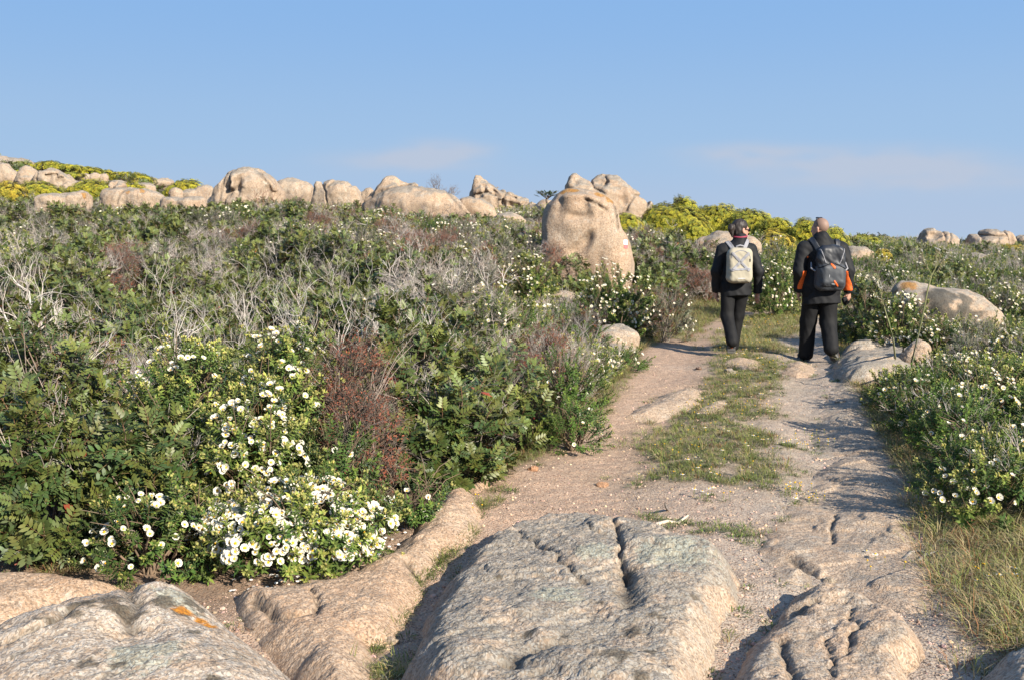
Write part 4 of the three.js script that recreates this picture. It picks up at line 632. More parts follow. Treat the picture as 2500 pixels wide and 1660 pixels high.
function namedShrub(name, label, category, kind, px, pyTop, wPx, D, o = {}) {
  const p = at(px, pyTop, D), g = hT(p.x, p.z), h = Math.max(0.14, p.y - g) * (o.hUp ?? 1), rx = wPx / 2 * D / FOCAL, rz = o.rz ?? Math.min(rx, 0.75) * (o.deep ?? 0.9), seed = shrubSeed++;
  const pos = V3(p.x, g, p.z - rz * 0.25), t = thing(name, label, category, pos, o.group), sink = new Sink(), up = (o.size ?? 1) * (kind.startsWith('spurge') ? Math.max(1, D / 32) : Math.max(1, D / 21));
  for (const [k, share] of Object.entries(o.blend ?? { [kind]: 1 })) shrubShoots(k, pos, rx, h, rz, seed, up, sink.to(k), { dense: share * (o.dense ?? 1), front: D < 12 });
  sink.build(t, 'foliage', pos);
  if (o.leaves) { // the compound leaves that face the viewer, each on its own
    const R = rngOf(seed * 17);
    for (let k = 0; k < o.leaves; k++) {
      const a = (R() * 0.84 + 0.08) * Math.PI, u = lerp(-0.3, 0.95, R()), c = Math.sqrt(1 - u * u), dx = Math.cos(a) * c, dz = Math.sin(a) * c, L = lump(dx, u, dz, seed) * 1.04, x = dx * rx * L, z = dz * rz * L, y = h * 0.3 + u * h * 0.7 * L;
      if (pos.y + y < hT(pos.x + x, pos.z + z) + 0.03) continue;
      const m = shadowed(new THREE.Mesh(leafGeos[k % leafGeos.length], leatherMat)); m.name = 'leaf'; m.position.set(x, y, z); m.quaternion.setFromEuler(new THREE.Euler(-0.5 + 1.6 * R(), (R() - 0.5) * 4.4, (R() - 0.5) * 2.2)); m.scale.setScalar(1 + 0.35 * R()); t.add(m);
    }
  }
  if (D < 20) part('stem', stemsGeo(rx, h, rz, seed, o.wood ?? KIND[kind].wood, o.stems ?? (D < 10 ? 16 : 8), (o.stemR ?? 0.007) * Math.max(1, D / 12)), woodMat, t);
  if (o.flowers) {
    const R = rngOf(seed * 31), fs = (o.fsize ?? 1) * Math.max(1, D / 16), each = D < 16;
    const list = []; for (let k = 0; k < o.flowers; k++) { const f = flowerSpot(pos, rx, h, rz, seed, R, fs, o.cluster); if (f) list.push(f); }
    const extra = each ? list.splice(290) : list;
    if (each) list.forEach(([q, r, s], k) => { const m = shadowed(new THREE.Mesh(flowerGeos[k % 3], petalMat)); m.name = 'flower'; m.position.copy(q).sub(pos); m.quaternion.copy(r); m.scale.setScalar(s); t.add(m); });
    if (extra.length) { const im = shadowed(new THREE.InstancedMesh(flowerGeos[0], petalMat, extra.length)); im.name = 'flowers'; im.userData.kind = 'stuff'; extra.forEach(([q, r, s], k) => im.setMatrixAt(k, _m.compose(q.clone().sub(pos), r, V3(s, s, s)))); t.add(im); }
  }
  named.push([pos.x, pos.z, rx, rz]);
  return t;
}
// --- foreground, left of the path
const flowering = 'white flowering shrubs';
namedShrub('flowering_shrub', 'low mound thick with white yellow eyed flowers beside the pinkish slab', 'shrub', 'cistus', 705, 1200, 510, 4.85, { flowers: 640, rz: 0.4, cluster: -0.38, stems: 22, dense: 1.5 });
namedShrub('flowering_shrub', 'densely flowered white shrub rising just above the low mound of flowers', 'shrub', 'cistus', 615, 955, 290, 5.3, { flowers: 300, rz: 0.42, cluster: -0.36, dense: 1.6 });
namedShrub('flowering_shrub', 'yellow green shrub with white flowers at the top right of the flowering mass', 'shrub', 'cistus', 675, 800, 230, 5.75, { flowers: 110, rz: 0.36, dense: 1.6 });
namedShrub('flowering_shrub', 'yellow green shrub with scattered white flowers at the top left of the flowering mass', 'shrub', 'cistus', 420, 812, 300, 5.75, { flowers: 80, rz: 0.4, dense: 1.6 });
namedShrub('flowering_shrub', 'low dark green shrub with a few white flowers above the lichen covered rock', 'shrub', 'green', 350, 1210, 290, 4.75, { flowers: 54, rz: 0.3, dense: 1.4, blend: { green: 0.7, cistus: 0.4 } });
namedShrub('flowering_shrub', 'small green shrub with few flowers at the head of the pinkish slab', 'shrub', 'green', 1000, 1200, 170, 5.55, { flowers: 13, rz: 0.25 });
namedShrub('green_shrub', 'narrow leaved green shrub between the flowering mass and the rust brown shrub', 'shrub', 'green', 810, 1045, 170, 5.4, { flowers: 7, rz: 0.3 });
namedShrub('green_shrub', 'bright green shrub below the top left flowers of the flowering mass', 'shrub', 'cistus', 400, 950, 150, 5.45, { flowers: 2, rz: 0.25, blend: { cistus: 0.5, green: 0.5 } });
const masticG = { size: 1.0, stems: 14, blend: { mastic: 1, twigs: 0.3 } };
namedShrub('mastic_shrub', 'large dark green shrub with oval leaves at the lower left edge', 'shrub', 'mastic', 90, 985, 330, 5.05, { ...masticG, leaves: 240, dense: 0.85, rz: 0.4 });
namedShrub('mastic_shrub', 'oval leaved shrub with a spray of red leaves left of the white flowers', 'shrub', 'mastic', 340, 1010, 290, 5.15, { ...masticG, leaves: 240, dense: 0.85, rz: 0.4 });
namedShrub('mastic_shrub', 'dark oval leaved shrub at the left edge above the lower left one', 'shrub', 'mastic', 100, 790, 330, 6.1, { ...masticG, rz: 0.5 });
namedShrub('mastic_shrub', 'grey green oval leaved shrub between the rust brown shrub and the path', 'shrub', 'mastic', 1085, 960, 300, 6.5, { ...masticG, leaves: 240, dense: 0.85, rz: 0.45 });
namedShrub('mastic_shrub', 'oval leaved shrub behind the grey green one at the bend of the path edge', 'shrub', 'mastic', 1190, 850, 290, 7.6, { ...masticG, rz: 0.5, size: 1 });
namedShrub('mastic_shrub', 'spreading oval leaved shrub behind the top of the rust brown shrub', 'shrub', 'mastic', 985, 790, 250, 7.2, { ...masticG, rz: 0.4, size: 1 });
namedShrub('rust_brown_shrub', 'tall dried shrub with rust brown leaves beside the white flowering mass', 'shrub', 'rusty', 850, 848, 220, 5.85, { rz: 0.42, dense: 1.6 });
namedShrub('rust_brown_shrub', 'small rust brown dry shrub left of the pale rounded rock', 'shrub', 'rusty', 1325, 792, 160, 9.0, { rz: 0.3 });
namedShrub('green_shrub', 'leafy green shrub with a few white flowers on the left bank of the path', 'shrub', 'green', 1380, 868, 190, 8.4, { flowers: 14, rz: 0.35 });
namedShrub('green_shrub', 'green flower dotted shrub in front of the pale rounded rock', 'shrub', 'green', 1515, 848, 130, 11.6, { flowers: 16, rz: 0.25, hUp: 0.8 });
namedShrub('green_shrub', 'dark green bushy plant at the foot of the left bank by the sandy rut', 'shrub', 'green', 1400, 1000, 150, 7.6, { flowers: 7, rz: 0.25 });
namedShrub('flowering_shrub', 'tall green shrub covered in white flowers behind the pale rounded rock', 'shrub', 'cistus', 1500, 655, 210, 14.6, { flowers: 150, rz: 0.5, blend: { cistus: 0.5, green: 0.5 }, fsize: 1.1 });
namedShrub('flowering_shrub', 'grey green shrub with small flowers at the left edge of the path by the person', 'shrub', 'greyish', 1630, 700, 140, 14.8, { flowers: 26, rz: 0.5, blend: { greyish: 0.7, rusty: 0.3 } });
namedShrub('green_shrub', 'bright green small shrub left of the low pale slab', 'shrub', 'green', 1252, 722, 120, 10.8, { flowers: 4, rz: 0.35 });
namedShrub('green_shrub', 'green and brown shrub just below the low pale slab', 'shrub', 'green', 1420, 765, 130, 12.4, { flowers: 3, rz: 0.3, blend: { green: 0.6, greyish: 0.3, rusty: 0.3 } });
namedShrub('flowering_shrub', 'yellow green flowering shrub left of the foot of the trail marked boulder', 'shrub', 'cistus', 1300, 625, 120, 15.6, { flowers: 60, rz: 0.5, fsize: 1.1 });
namedShrub('flowering_shrub', 'wide shrub whitened by flowers in the middle of the left slope', 'shrub', 'cistus', 1150, 600, 180, 15.2, { flowers: 75, rz: 0.6, fsize: 1.15, blend: { cistus: 0.7, rusty: 0.3 } });
namedShrub('flowering_shrub', 'broad flowering shrub below the long pale ridge rock', 'shrub', 'cistus', 900, 566, 250, 18.5, { flowers: 130, rz: 0.7 });
namedShrub('green_shrub', 'fresh green shrub with white flowers below the great rounded boulder', 'shrub', 'cistus', 560, 508, 140, 22, { flowers: 60, rz: 0.7, blend: { green: 0.6, cistus: 0.4 } });
namedShrub('green_shrub', 'dark green dome shaped shrub at the left foot of the long ridge rock', 'shrub', 'green', 935, 508, 95, 26, { flowers: 50, rz: 0.5 });
namedShrub('green_shrub', 'bright green dome shaped shrub at the middle of the long ridge rock', 'shrub', 'green', 1055, 528, 110, 22.5, { flowers: 24, rz: 0.5 });
// --- right of the path
namedShrub('flowering_shrub', 'bushy flowering shrub at the right edge above the bright green one', 'shrub', 'cistus', 2420, 912, 240, 8.3, { flowers: 120, rz: 0.5, blend: { green: 0.3, cistus: 0.8 } });
namedShrub('flowering_shrub', 'small yellow green flowering shrub beside the right wheel rut', 'shrub', 'cistus', 2205, 925, 140, 9.2, { flowers: 32, dense: 1.3, rz: 0.3 });
namedShrub('flowering_shrub', 'green shrub with a cluster of white flowers right of the small one by the rut', 'shrub', 'cistus', 2335, 960, 180, 8.4, { flowers: 60, dense: 1.3, rz: 0.35, blend: { green: 0.5, cistus: 0.5 } });
namedShrub('green_shrub', 'bright leafy green shrub at the right edge above the dry grass', 'shrub', 'green', 2450, 1050, 230, 6.7, { flowers: 5, rz: 0.4 });
namedShrub('flowering_shrub', 'band of white flowered shrub in front of the big sloping boulder', 'shrub', 'cistus', 2365, 866, 270, 10.2, { flowers: 150, rz: 0.4, blend: { green: 0.4, cistus: 0.6 } });
namedShrub('flowering_shrub', 'dark green flowering shrub against the face of the big sloping boulder', 'shrub', 'cistus', 2310, 790, 210, 12.3, { flowers: 100, rz: 0.4, blend: { green: 0.5, cistus: 0.6 } });
namedShrub('flowering_shrub', 'white flowered shrub leaning on the orange tip of the big boulder', 'shrub', 'cistus', 2205, 712, 160, 12.8, { flowers: 120, rz: 0.5, blend: { green: 0.5, cistus: 0.5 }, fsize: 1.05 });
namedShrub('green_shrub', 'dark shrub at the bend of the path right of the person in orange', 'shrub', 'green', 2122, 700, 110, 14.2, { flowers: 12, rz: 0.5, blend: { green: 0.6, mastic: 0.5 } });
namedShrub('flowering_shrub', 'bright flowering shrub seen between the two persons', 'shrub', 'cistus', 1895, 640, 130, 19.5, { flowers: 110, rz: 0.6, blend: { green: 0.6, cistus: 0.4 } });
namedShrub('flowering_shrub', 'grey green flowering shrub at the right edge behind the big boulder', 'shrub', 'greyish', 2450, 705, 130, 15.5, { flowers: 80, rz: 0.6, blend: { greyish: 0.5, cistus: 0.5 } });
// --- yellow domes on the skyline
const yellow = (label, px, py, w, D, k = 'spurge', o = {}) => namedShrub('yellow_shrub', label, 'shrub', k, px, py, w * 1.3, D, { rz: w / 1.9 * D / FOCAL, dense: 1.1, blend: { [k]: 1, green: 0.1 }, ...o });
yellow('broad bright yellow domed shrub right of the twin peaked crag', 1645, 497, 165, 38);
yellow('yellow shrub at the foot of the twin peaked crag', 1565, 503, 110, 39);
yellow('small yellow green dome standing highest above the yellow shrubs', 1675, 476, 62, 43);
yellow('long yellow dome right of the highest dome', 1752, 497, 110, 42);
yellow('yellow shrub above the head of the person with the beige backpack', 1835, 511, 130, 38);
yellow('yellow shrub sloping down right of the person with the beige backpack', 1900, 530, 80, 37);
yellow('tall yellow green shrub behind the bald head', 1975, 535, 85, 36);
yellow('yellow shrub just right of the bald head', 2030, 552, 70, 35.5);
yellow('round yellow green shrub low below the broad yellow dome', 1695, 540, 80, 33);
yellow('yellow shrub touching the right side of the trail marked boulder', 1530, 524, 70, 34);
yellow('orange tinted shrub between the two persons', 1890, 560, 110, 31, 'spurgeOrange');
yellow('low yellow shrub left of the grey stone on the right skyline', 2045, 584, 60, 38);
yellow('wide low yellow shrub left of the tall flower stalks on the skyline', 2110, 580, 80, 41);
yellow('orange yellow patch of shrub near the tall flower stalks', 2155, 612, 40, 32, 'spurgeOrange');
yellow('orange yellow shrub at the right edge below the domed rock pile', 2470, 604, 110, 50, 'spurgeOrange');
yellow('bright yellow shrub in front of the hollowed rock on the left', 85, 444, 110, 40);
yellow('pale yellow shrub touching the left edge below the grey rock', 15, 442, 70, 39, 'spurgeOrange');
yellow('flat topped yellow shrub left of the knobbed outcrop', 215, 442, 110, 43);
yellow('small yellow shrub right of the two knobs', 322, 445, 62, 43);
yellow('yellow topped shrub left of the great rounded boulder', 450, 438, 105, 41);
for (const [px, py, w, D, l] of [[50, 403, 40, 74, 'yellow green shrub near the rock dome at the top of the hill'], [35, 425, 50, 66, 'yellow shrub between the grey rocks of the left hillside'], [115, 402, 55, 78, 'leftmost of the yellow shrubs along the hilltop'], [155, 410, 60, 78, 'rounded yellow shrub on the hilltop before the dip'], [205, 416, 60, 79, 'yellow shrub on the hilltop above the low rocks'], [250, 424, 45, 80, 'low yellow green shrub on the hilltop right of the low rocks'], [300, 428, 70, 80, 'long yellow green shrub where the hill slopes down'], [340, 434, 50, 80, 'last yellow green shrub before the distant pale boulder'], [170, 428, 50, 68, 'yellow green shrub in front of the hilltop shrubs']])
  yellow(l, px, py, w, D, 'spurge', { size: 1.0 });

// ---------------------------------------------------------------- bare branches, small trees, flower stalks
const PALEWOOD = [0.6, 0.54, 0.48];
function branchesGeo(seed, h, w, o = {}) {
  const R = rngOf(seed), b = new Builder(), col = o.col ?? PALEWOOD, r0 = o.r ?? 0.014, depth = o.depth ?? 4;
  const grow = (p, d, len, r, dep) => {
    const n = 4, pts = [p], rad = [r]; let q = p.clone(), e = d.clone();
    for (let k = 1; k <= n; k++) { e.add(V3((R() - 0.5) * 0.85, (R() - 0.45) * 0.6 + (o.rise ?? 0.03), (R() - 0.5) * 0.85)).normalize(); q = q.clone().addScaledVector(e, len / n); pts.push(q); rad.push(lerp(r, r * 0.72, k / n)); }
    b.tube(pts, rad, r > 0.007 ? 6 : r > 0.003 ? 4 : 3, vary(col, R, 0.14));
    if (dep > 0) { const f = dep > 2 ? 2 : 3; for (let k = 0; k < f; k++) { const j = k === 0 ? n : 1 + Math.floor(R() * n); grow(pts[j], e.clone().add(V3((R() - 0.5) * 2.2, (R() - 0.4) * 1.2, (R() - 0.5) * 2.2)).normalize(), len * (0.62 + 0.22 * R()), rad[j] * (0.66 + 0.14 * R()), dep - 1); } }
  };
  const n = o.n ?? 5;
  for (let k = 0; k < n; k++) { const a = k / n * 6.283 + R(), e = o.up ?? 0.6; grow(V3((R() - 0.5) * w * 0.16, -0.05, (R() - 0.5) * w * 0.16), V3(Math.cos(a) * (1 - e) * (w / h), e, Math.sin(a) * (1 - e) * (w / h)).normalize(), h * 0.46, r0 * (0.7 + 0.6 * R()), depth); }
  const g = b.geo(); g.computeBoundingBox(); const bb = g.boundingBox; const s = h / Math.max(0.1, bb.max.y), q = clamp(w / Math.max(0.1, bb.max.x - bb.min.x), 0.75 * s, 1.3 * s); g.scale(q, s, q); return g;
}
function bare(name, label, px, pyTop, w, D, o = {}) {
  const p = at(px, pyTop, D), g = o.base ? at(px, o.base, D).y : hT(p.x, p.z), m = shadowed(new THREE.Mesh(branchesGeo(shrubSeed++, p.y - g, w * D / FOCAL, o), woodMat));
  m.name = numbered(name); m.position.set(p.x, g, p.z); scene.add(m);
  if (D < 20) { const h = seenAt(V3(p.x, g, p.z))[1] - pyTop; keepSeen.push([px - w * 0.45, pyTop, px + w * 0.45, pyTop + h * 0.62, D]); named.push([p.x, p.z, w * 0.3 * D / FOCAL, 0.25]); }
  return tag(m, label, o.cat ?? 'dead shrub', o.group);
}
bare('dead_shrub', 'big pale dead shrub with crooked branches above the rust brown shrub', 745, 612, 320, 8.6, { n: 8, depth: 4, r: 0.016, up: 0.3 });
bare('dead_shrub', 'bare crooked whitish branches right of the big pale dead shrub', 935, 655, 250, 7.8, { n: 6, depth: 4, r: 0.015, up: 0.35 });
bare('dead_shrub', 'fine tangled grey dead shrub above the top left flowers', 290, 695, 280, 7.3, { n: 9, depth: 5, r: 0.012, up: 0.2, col: [0.5, 0.46, 0.43] });
bare('dead_shrub', 'pale upright dead stems at the left edge of the view', 26, 555, 130, 9.2, { n: 5, depth: 4, r: 0.022, up: 0.75 });
bare('dead_shrub', 'pale dead branches behind the spreading oval leaved shrub', 1080, 745, 200, 8.0, { n: 6, depth: 4, r: 0.012, up: 0.4 });
bare('dead_shrub', 'thin bare branches leaning right over the dark leaves in the left middle', 470, 650, 200, 8.8, { n: 5, depth: 4, r: 0.013, up: 0.35 });
bare('dead_shrub', 'pinkish bare stems on the slope below the skyline boulders', 1190, 800, 130, 9.0, { n: 5, depth: 4, r: 0.008, up: 0.6, col: [0.42, 0.34, 0.29] });
bare('dead_shrub', 'grey bare twigs between the rounded rock and the tall flowering shrub', 1415, 705, 120, 12.0, { n: 8, depth: 4, r: 0.008, col: [0.38, 0.35, 0.33] });
for (const [px, py, w, D, l] of [[640, 560, 170, 14, 'pale dead stems on the upper left slope'], [120, 640, 160, 9.8, 'bare grey branches at the left among dark leaves'], [350, 585, 160, 12.5, 'thin pale dead stems high on the left slope'], [830, 570, 190, 13.5, 'grey dead branches below the twin boulder'], [560, 640, 140, 10.5, 'short pale dead stems in the middle of the left slope'], [205, 780, 150, 6.9, 'bare pale twigs among oval leaves above the lower left shrub']])
  bare('dead_shrub', l, px, py, w, D, { n: 5, depth: 4, r: 0.012, up: 0.35, col: [0.55, 0.49, 0.44] });
const dim = [0.25, 0.19, 0.155];
bare('bare_shrub', 'spindly bare shrub in front of the two knobbed outcrop', 335, 452, 70, 27.5, { n: 5, depth: 3, r: 0.018, up: 0.75, col: dim, cat: 'shrub' });
bare('bare_shrub', 'reddish bare stems against the foot of the great rounded boulder', 640, 440, 90, 31, { n: 7, depth: 3, r: 0.022, up: 0.8, col: [0.26, 0.15, 0.1], cat: 'shrub' });
bare('bare_shrub', 'dark bare bush in the notch right of the great rounded boulder', 722, 452, 50, 32, { n: 6, depth: 4, r: 0.018, up: 0.6, col: dim, cat: 'shrub' });
bare('bare_shrub', 'grey brushy bare shrub at the left foot of the great rounded boulder', 505, 436, 70, 33, { n: 10, depth: 5, r: 0.014, up: 0.6, col: [0.3, 0.27, 0.25], cat: 'shrub' });
bare('bare_shrub', 'spiny bare shrub in front of the hump of the long ridge rock', 985, 480, 60, 30, { n: 5, depth: 4, r: 0.02, up: 0.6, col: dim, cat: 'shrub' });
bare('bare_shrub', 'spiny bare shrub climbing the middle of the long ridge rock', 1045, 466, 70, 31, { n: 5, depth: 4, r: 0.022, up: 0.7, col: dim, cat: 'shrub' });
bare('bare_shrub', 'spreading bare shrub in front of the right end of the long ridge rock', 1095, 476, 80, 30, { n: 6, depth: 4, r: 0.02, up: 0.6, col: dim, cat: 'shrub' });
bare('bare_shrub', 'wiry leafless bush standing on top of the long ridge rock', 1066, 420, 44, 34, { n: 7, depth: 5, r: 0.016, up: 0.8, base: 478, col: [0.17, 0.13, 0.11], cat: 'shrub' });
bare('bare_shrub', 'brush of twigs on the crest right of the wiry bush', 1092, 448, 66, 34, { n: 8, depth: 4, r: 0.014, up: 0.5, base: 482, col: [0.24, 0.2, 0.18], cat: 'shrub' });
{ // one small dark tree stands against the sky
  const D = 38, p = at(1335, 500, D), t = thing('small_tree', 'small dark wind bent tree against the sky left of the marked boulder', 'tree', V3(p.x, hT(p.x, p.z), p.z)), top = at(1338, 478, D);
  const b = new Builder(), h = top.y - t.position.y; b.tube([V3(0, -0.2, 0), V3(0.03, h * 0.4, 0), V3(-0.02, h * 0.75, 0.02), V3(0.05, h, 0)], [0.05, 0.045, 0.035, 0.02], 6, [0.12, 0.09, 0.07]);
  const R = rngOf(9); for (let k = 0; k < 6; k++) b.tube([V3(0.02, h * 0.8, 0), V3((R() - 0.5) * 0.4, h * 0.95, (R() - 0.5) * 0.3), V3((R() - 0.5) * 0.7, h + 0.1 * R(), (R() - 0.5) * 0.5)], [0.02, 0.014, 0.008], 4, [0.12, 0.09, 0.07]);
  part('trunk', b.geo(), woodMat, t);
  const s = new Sink(), f = s.to('green'); for (let k = 0; k < 60; k++) { const a = R() * 6.283, r = Math.sqrt(R()); _q.setFromUnitVectors(UPV, around(a, 0.4)); f(2, _m.compose(_s.set(Math.cos(a) * r * 0.36, h + 0.05 + (R() - 0.5) * 0.16, Math.sin(a) * r * 0.3), _q, V3(1, 1, 1)), 0.6, 0.55, 0.6); }
  s.build(t, 'crown');
}
function stalk(label, pts, D, spikes) { // tall branched flower stalk
  const base = groundAt(pts[0][0], pts[0][1]), t = thing('flower_stalk', label, 'plant', base), q = pts.map(([x, y], i) => at(x, y, D + 0.02 * i).sub(base)); q[0].set(0, -0.03, 0);
  const b = new Builder(), R = rngOf(pts[0][0]); b.tube(q, q.map((_, i) => lerp(0.011, 0.004, i / (q.length - 1))), 6, [0.24, 0.26, 0.1], [0.3, 0.3, 0.14]); part('stem', b.geo(), leafMat, t);
  for (const sp of spikes) {
    const s = sp.map(([x, y], i) => at(x, y, D + 0.05 * (R() - 0.5)).sub(base)), c = new Builder(); c.tube(s, [0.004, 0.003, 0.002], 4, [0.28, 0.28, 0.12]);
    const n = 26; for (let k = 0; k < n; k++) { const u = 0.25 + 0.75 * k / n, i = Math.min(s.length - 2, Math.floor(u * (s.length - 1))), p = s[i].clone().lerp(s[i + 1], u * (s.length - 1) - i).add(V3((R() - 0.5) * 0.03, 0, (R() - 0.5) * 0.03)); c.blob(p, 0.006, 0.009, k > n * 0.82 ? [0.75, 0.72, 0.68] : [0.36, 0.31, 0.17], 5); if (k > n * 0.8) for (let j = 0; j < 4; j++) c.oval(p, around(j * 1.57, 0.3), UPV, 0.016, 0.006, [0.75, 0.72, 0.68]); }
    part('flower_spike', c.geo(), leafMat, t);
  }
  return t;
}
stalk('tall leaning flower stalk with several spikes right of the person in orange', [[2226, 905], [2228, 880], [2250, 790], [2267, 705], [2276, 672], [2288, 650], [2290, 632]], 9.9, [[[2284, 662], [2287, 625], [2288, 604]], [[2276, 672], [2258, 640], [2247, 606]], [[2280, 672], [2300, 650], [2310, 625]], [[2290, 650], [2296, 625], [2292, 608]]]);
stalk('thinner flower stalk left of the tall leaning one', [[2190, 892], [2182, 830], [2172, 790], [2158, 745], [2150, 715]], 10.3, [[[2158, 745], [2148, 732], [2138, 724]], [[2160, 750], [2152, 722], [2152, 700]]]);

// ---------------------------------------------------------------- the mass of scrub that fills the slopes
const skyline = table([[-200, 488], [0, 488], [250, 496], [400, 500], [500, 500], [700, 494], [850, 502], [1000, 522], [1200, 540], [1320, 560], [1420, 600], [1560, 550], [1650, 535], [1800, 545], [1950, 568], [2050, 588], [2220, 592], [2350, 602], [2480, 602], [2700, 596]]);
const massSink = new Sink(), massFlowers = [];
const inSlab = (x, z, m) => keepOutPoly.some((p) => polyDist(x, z, p) > -m);
const deadSpots = [];
const R0 = rngOf(4242), grown = [];
function tryShrub(x, D, r, want) {
  const z = -D, t = pathT(x, D);
  if (D < 30 && x > pathL(D) - r * 0.8 && x < pathR(D) + r * 0.85) return;
  if (keepOut.some(([a, b, c]) => Math.hypot(x - a, z - b) < c + r * 0.35)) return;
  if (D < 16 && inSlab(x, z, r * 0.8)) return;
  if (named.some(([a, b, c, d]) => Math.hypot((x - a) / (c + r * 0.45), (z - b) / (d + r * 0.45)) < 1)) return;
  for (const [a, b, c] of grown) if (Math.abs(z - b) < 1.6 && Math.hypot(x - a, z - b) < (c + r) * 0.62) return;
  const g = hT(x, z), left = D < 20 ? t < 0.5 : x < 0.19 * D; let h = want, px, py;
  const f0 = seenAt(V3(x, g, z)); px = f0[0];
  if (px < -260 || px > 2760) return;
  const lim = skyline(px), wPx = r / D * FOCAL;
  const cap = (limit) => { for (let k = 0; k < 12; k++) { py = seenAt(V3(x, g + h * 1.06, z))[1]; if (py >= limit) break; h *= 0.86; } };
  cap(lim);
  for (const [x0, y0, x1, y1, kd] of keepSeen) if (D < kd && px + wPx * 0.9 > x0 && px - wPx * 0.9 < x1) cap(y1 - 4);
  if (h < 0.16) return;
  grown.push([x, z, r]);
  const q = R0(), n = fbm(x * 0.42, D * 0.36, 9, 3) * 1.15 + 0.42 * (q - 0.5); let kind;
  if (left && px < 1120 && D < 14) kind = n < 0.12 ? 'mastic' : n < 0.2 ? 'greyish' : n < 0.34 ? 'twigs' : n < 0.44 ? 'rusty' : 'cistus';
  else if (left && px < 760) kind = n < 0.02 ? 'mastic' : n < 0.17 ? 'greyish' : n < 0.27 ? 'twigs' : n < 0.33 ? 'rusty' : 'cistus';
  else if (left) kind = n < -0.18 ? 'mastic' : n < -0.06 ? 'rusty' : n < 0.1 ? 'greyish' : n < 0.24 ? 'cistus' : n < 0.34 ? 'twigs' : 'green';
  else if (D < 14) kind = n < -0.1 ? 'green' : n < 0.22 ? 'cistus' : 'greyish';
  else kind = n < -0.24 ? 'mastic' : n < 0.0 ? 'green' : n < 0.16 ? 'cistus' : n < 0.28 ? 'greyish' : n < 0.4 ? 'twigs' : 'green';
  const up = Math.max(1, D / 21), pos = V3(x, g, z), seed = 1000 + grown.length;
  shrubShoots(kind, pos, r, h, r * 0.9, seed, up * (kind === 'mastic' && D < 9 ? 1.1 : 1), massSink.to(kind), { front: true, dense: D > 30 ? 0.8 : 1 });
  if (kind !== 'twigs') shrubShoots('twigs', pos, r * 0.95, h * 1.03, r * 0.85, seed + 3, up, massSink.to('twigs'), { front: true, dense: clamp(0.3 + 1.1 * noise(x * 0.5, D * 0.5, 31)) * (left ? 0.95 : 0.4) });
  if (left && D < 16 && R0() < 0.28) deadSpots.push([x, g, z, h]);
  if (kind === 'cistus' || kind === 'greyish' || (kind === 'green' && !left)) { const nf = Math.round(r * r * (kind === 'cistus' ? 90 : 45) * (1 + Math.max(0, noise(x, D)) * 2) * 2.2 / (up * up) * (D > 20 ? 1.5 : 1) * (left && px < 800 ? 0.4 : D > 25 ? 0.6 : 1)); for (let k = 0; k < nf; k++) { const f = flowerSpot(pos, r, h, r * 0.9, seed, R0, Math.max(1, D / 17), 0); if (f) massFlowers.push(f); } }
}
for (let D = 5.6; D < 100; D *= 1.012) {
  const half = D * 0.56 + 0.6, tries = D < 34 ? 46 : 26;
  for (let k = 0; k < tries; k++) {
    const x = (R0() * 2 - 1) * half, d = D * (1 + 0.012 * R0()), far = Math.max(1, d / 26), r = (0.28 + 0.4 * R0() * R0()) * Math.min(far, 3), h = (d < 12 ? 0.72 + 0.5 * R0() : 0.5 + 0.6 * R0()) * (x > pathR(Math.min(d, 20)) ? (d < 13 ? 0.42 : 0.72) : 1) * (d < 20 && x > pathL(Math.min(d, 20)) - 1 && x < pathR(Math.min(d, 20)) ? 0.6 : 1);
    const a = x / d; tryShrub(x, d, r, h * (d > 40 ? 0.9 : 1) * (d > 21 && d < 28 && a > 0.15 && a < 0.36 ? 1.45 : 1));
  }
}
const stubs = [0, 1, 2].map((k) => branchesGeo(900 + k, 0.55, 0.5, { n: 4, depth: 3, r: 0.011, up: 0.4 }));
{ const t = new THREE.Group(); t.name = 'dead_branches'; tag(t, 'pale dead branches sticking out of the scrub on the left slope', 'branches', null, 'stuff'); scene.add(t);
  stubs.forEach((g, k) => { const l = deadSpots.filter((_, i) => i % 3 === k), im = shadowed(new THREE.InstancedMesh(g, woodMat, l.length)); im.name = 'branches'; im.userData.kind = 'stuff'; l.forEach(([x, y, z, h], i) => { const s = 0.7 + 0.6 * R0(); im.setMatrixAt(i, _m.compose(V3(x + 0.2 * (R0() - 0.5), y + Math.max(0, h * 0.98 - 0.42 * s), z + 0.2), _q.setFromAxisAngle(UPV, R0() * 6.28), V3(s, s, s))); }); t.add(im); }); }
const scrubLabels = { mastic: ['mastic_scrub', 'mass of dark oval leaved scrub covering the slopes'], cistus: ['flowering_scrub', 'mass of yellow green scrub dotted with white flowers on the slopes'], green: ['green_scrub', 'mass of fresh green narrow leaved scrub beside and beyond the path'], rusty: ['rusty_scrub', 'scattered rust brown dry scrub on the left slope'], twigs: ['dry_twig_scrub', 'mass of bare grey twigs tangled through the scrub'], greyish: ['grey_green_scrub', 'mass of grey green low scrub on the far slopes'] };
for (const [k, [name, label]] of Object.entries(scrubLabels)) { const t = new THREE.Group(); t.name = name; tag(t, label, 'scrub', null, 'stuff'); massSink.build(t, 'foliage', null, k); if (t.children.length) scene.add(t); }
{
  const im = shadowed(new THREE.InstancedMesh(flowerGeos[1], petalMat, massFlowers.length)); im.name = 'scrub_flowers';
  massFlowers.forEach(([p, q, s], k) => im.setMatrixAt(k, _m.compose(p, q, V3(s, s, s))));
  scene.add(tag(im, 'small white flowers scattered over the scrub', 'flowers', null, 'stuff'));
}
console.log('shrubs', grown.length, 'named', named.length, 'shoots', [...massSink.m.values()].reduce((s, e) => s + e.mat.length / 16, 0), 'flowers', massFlowers.length);

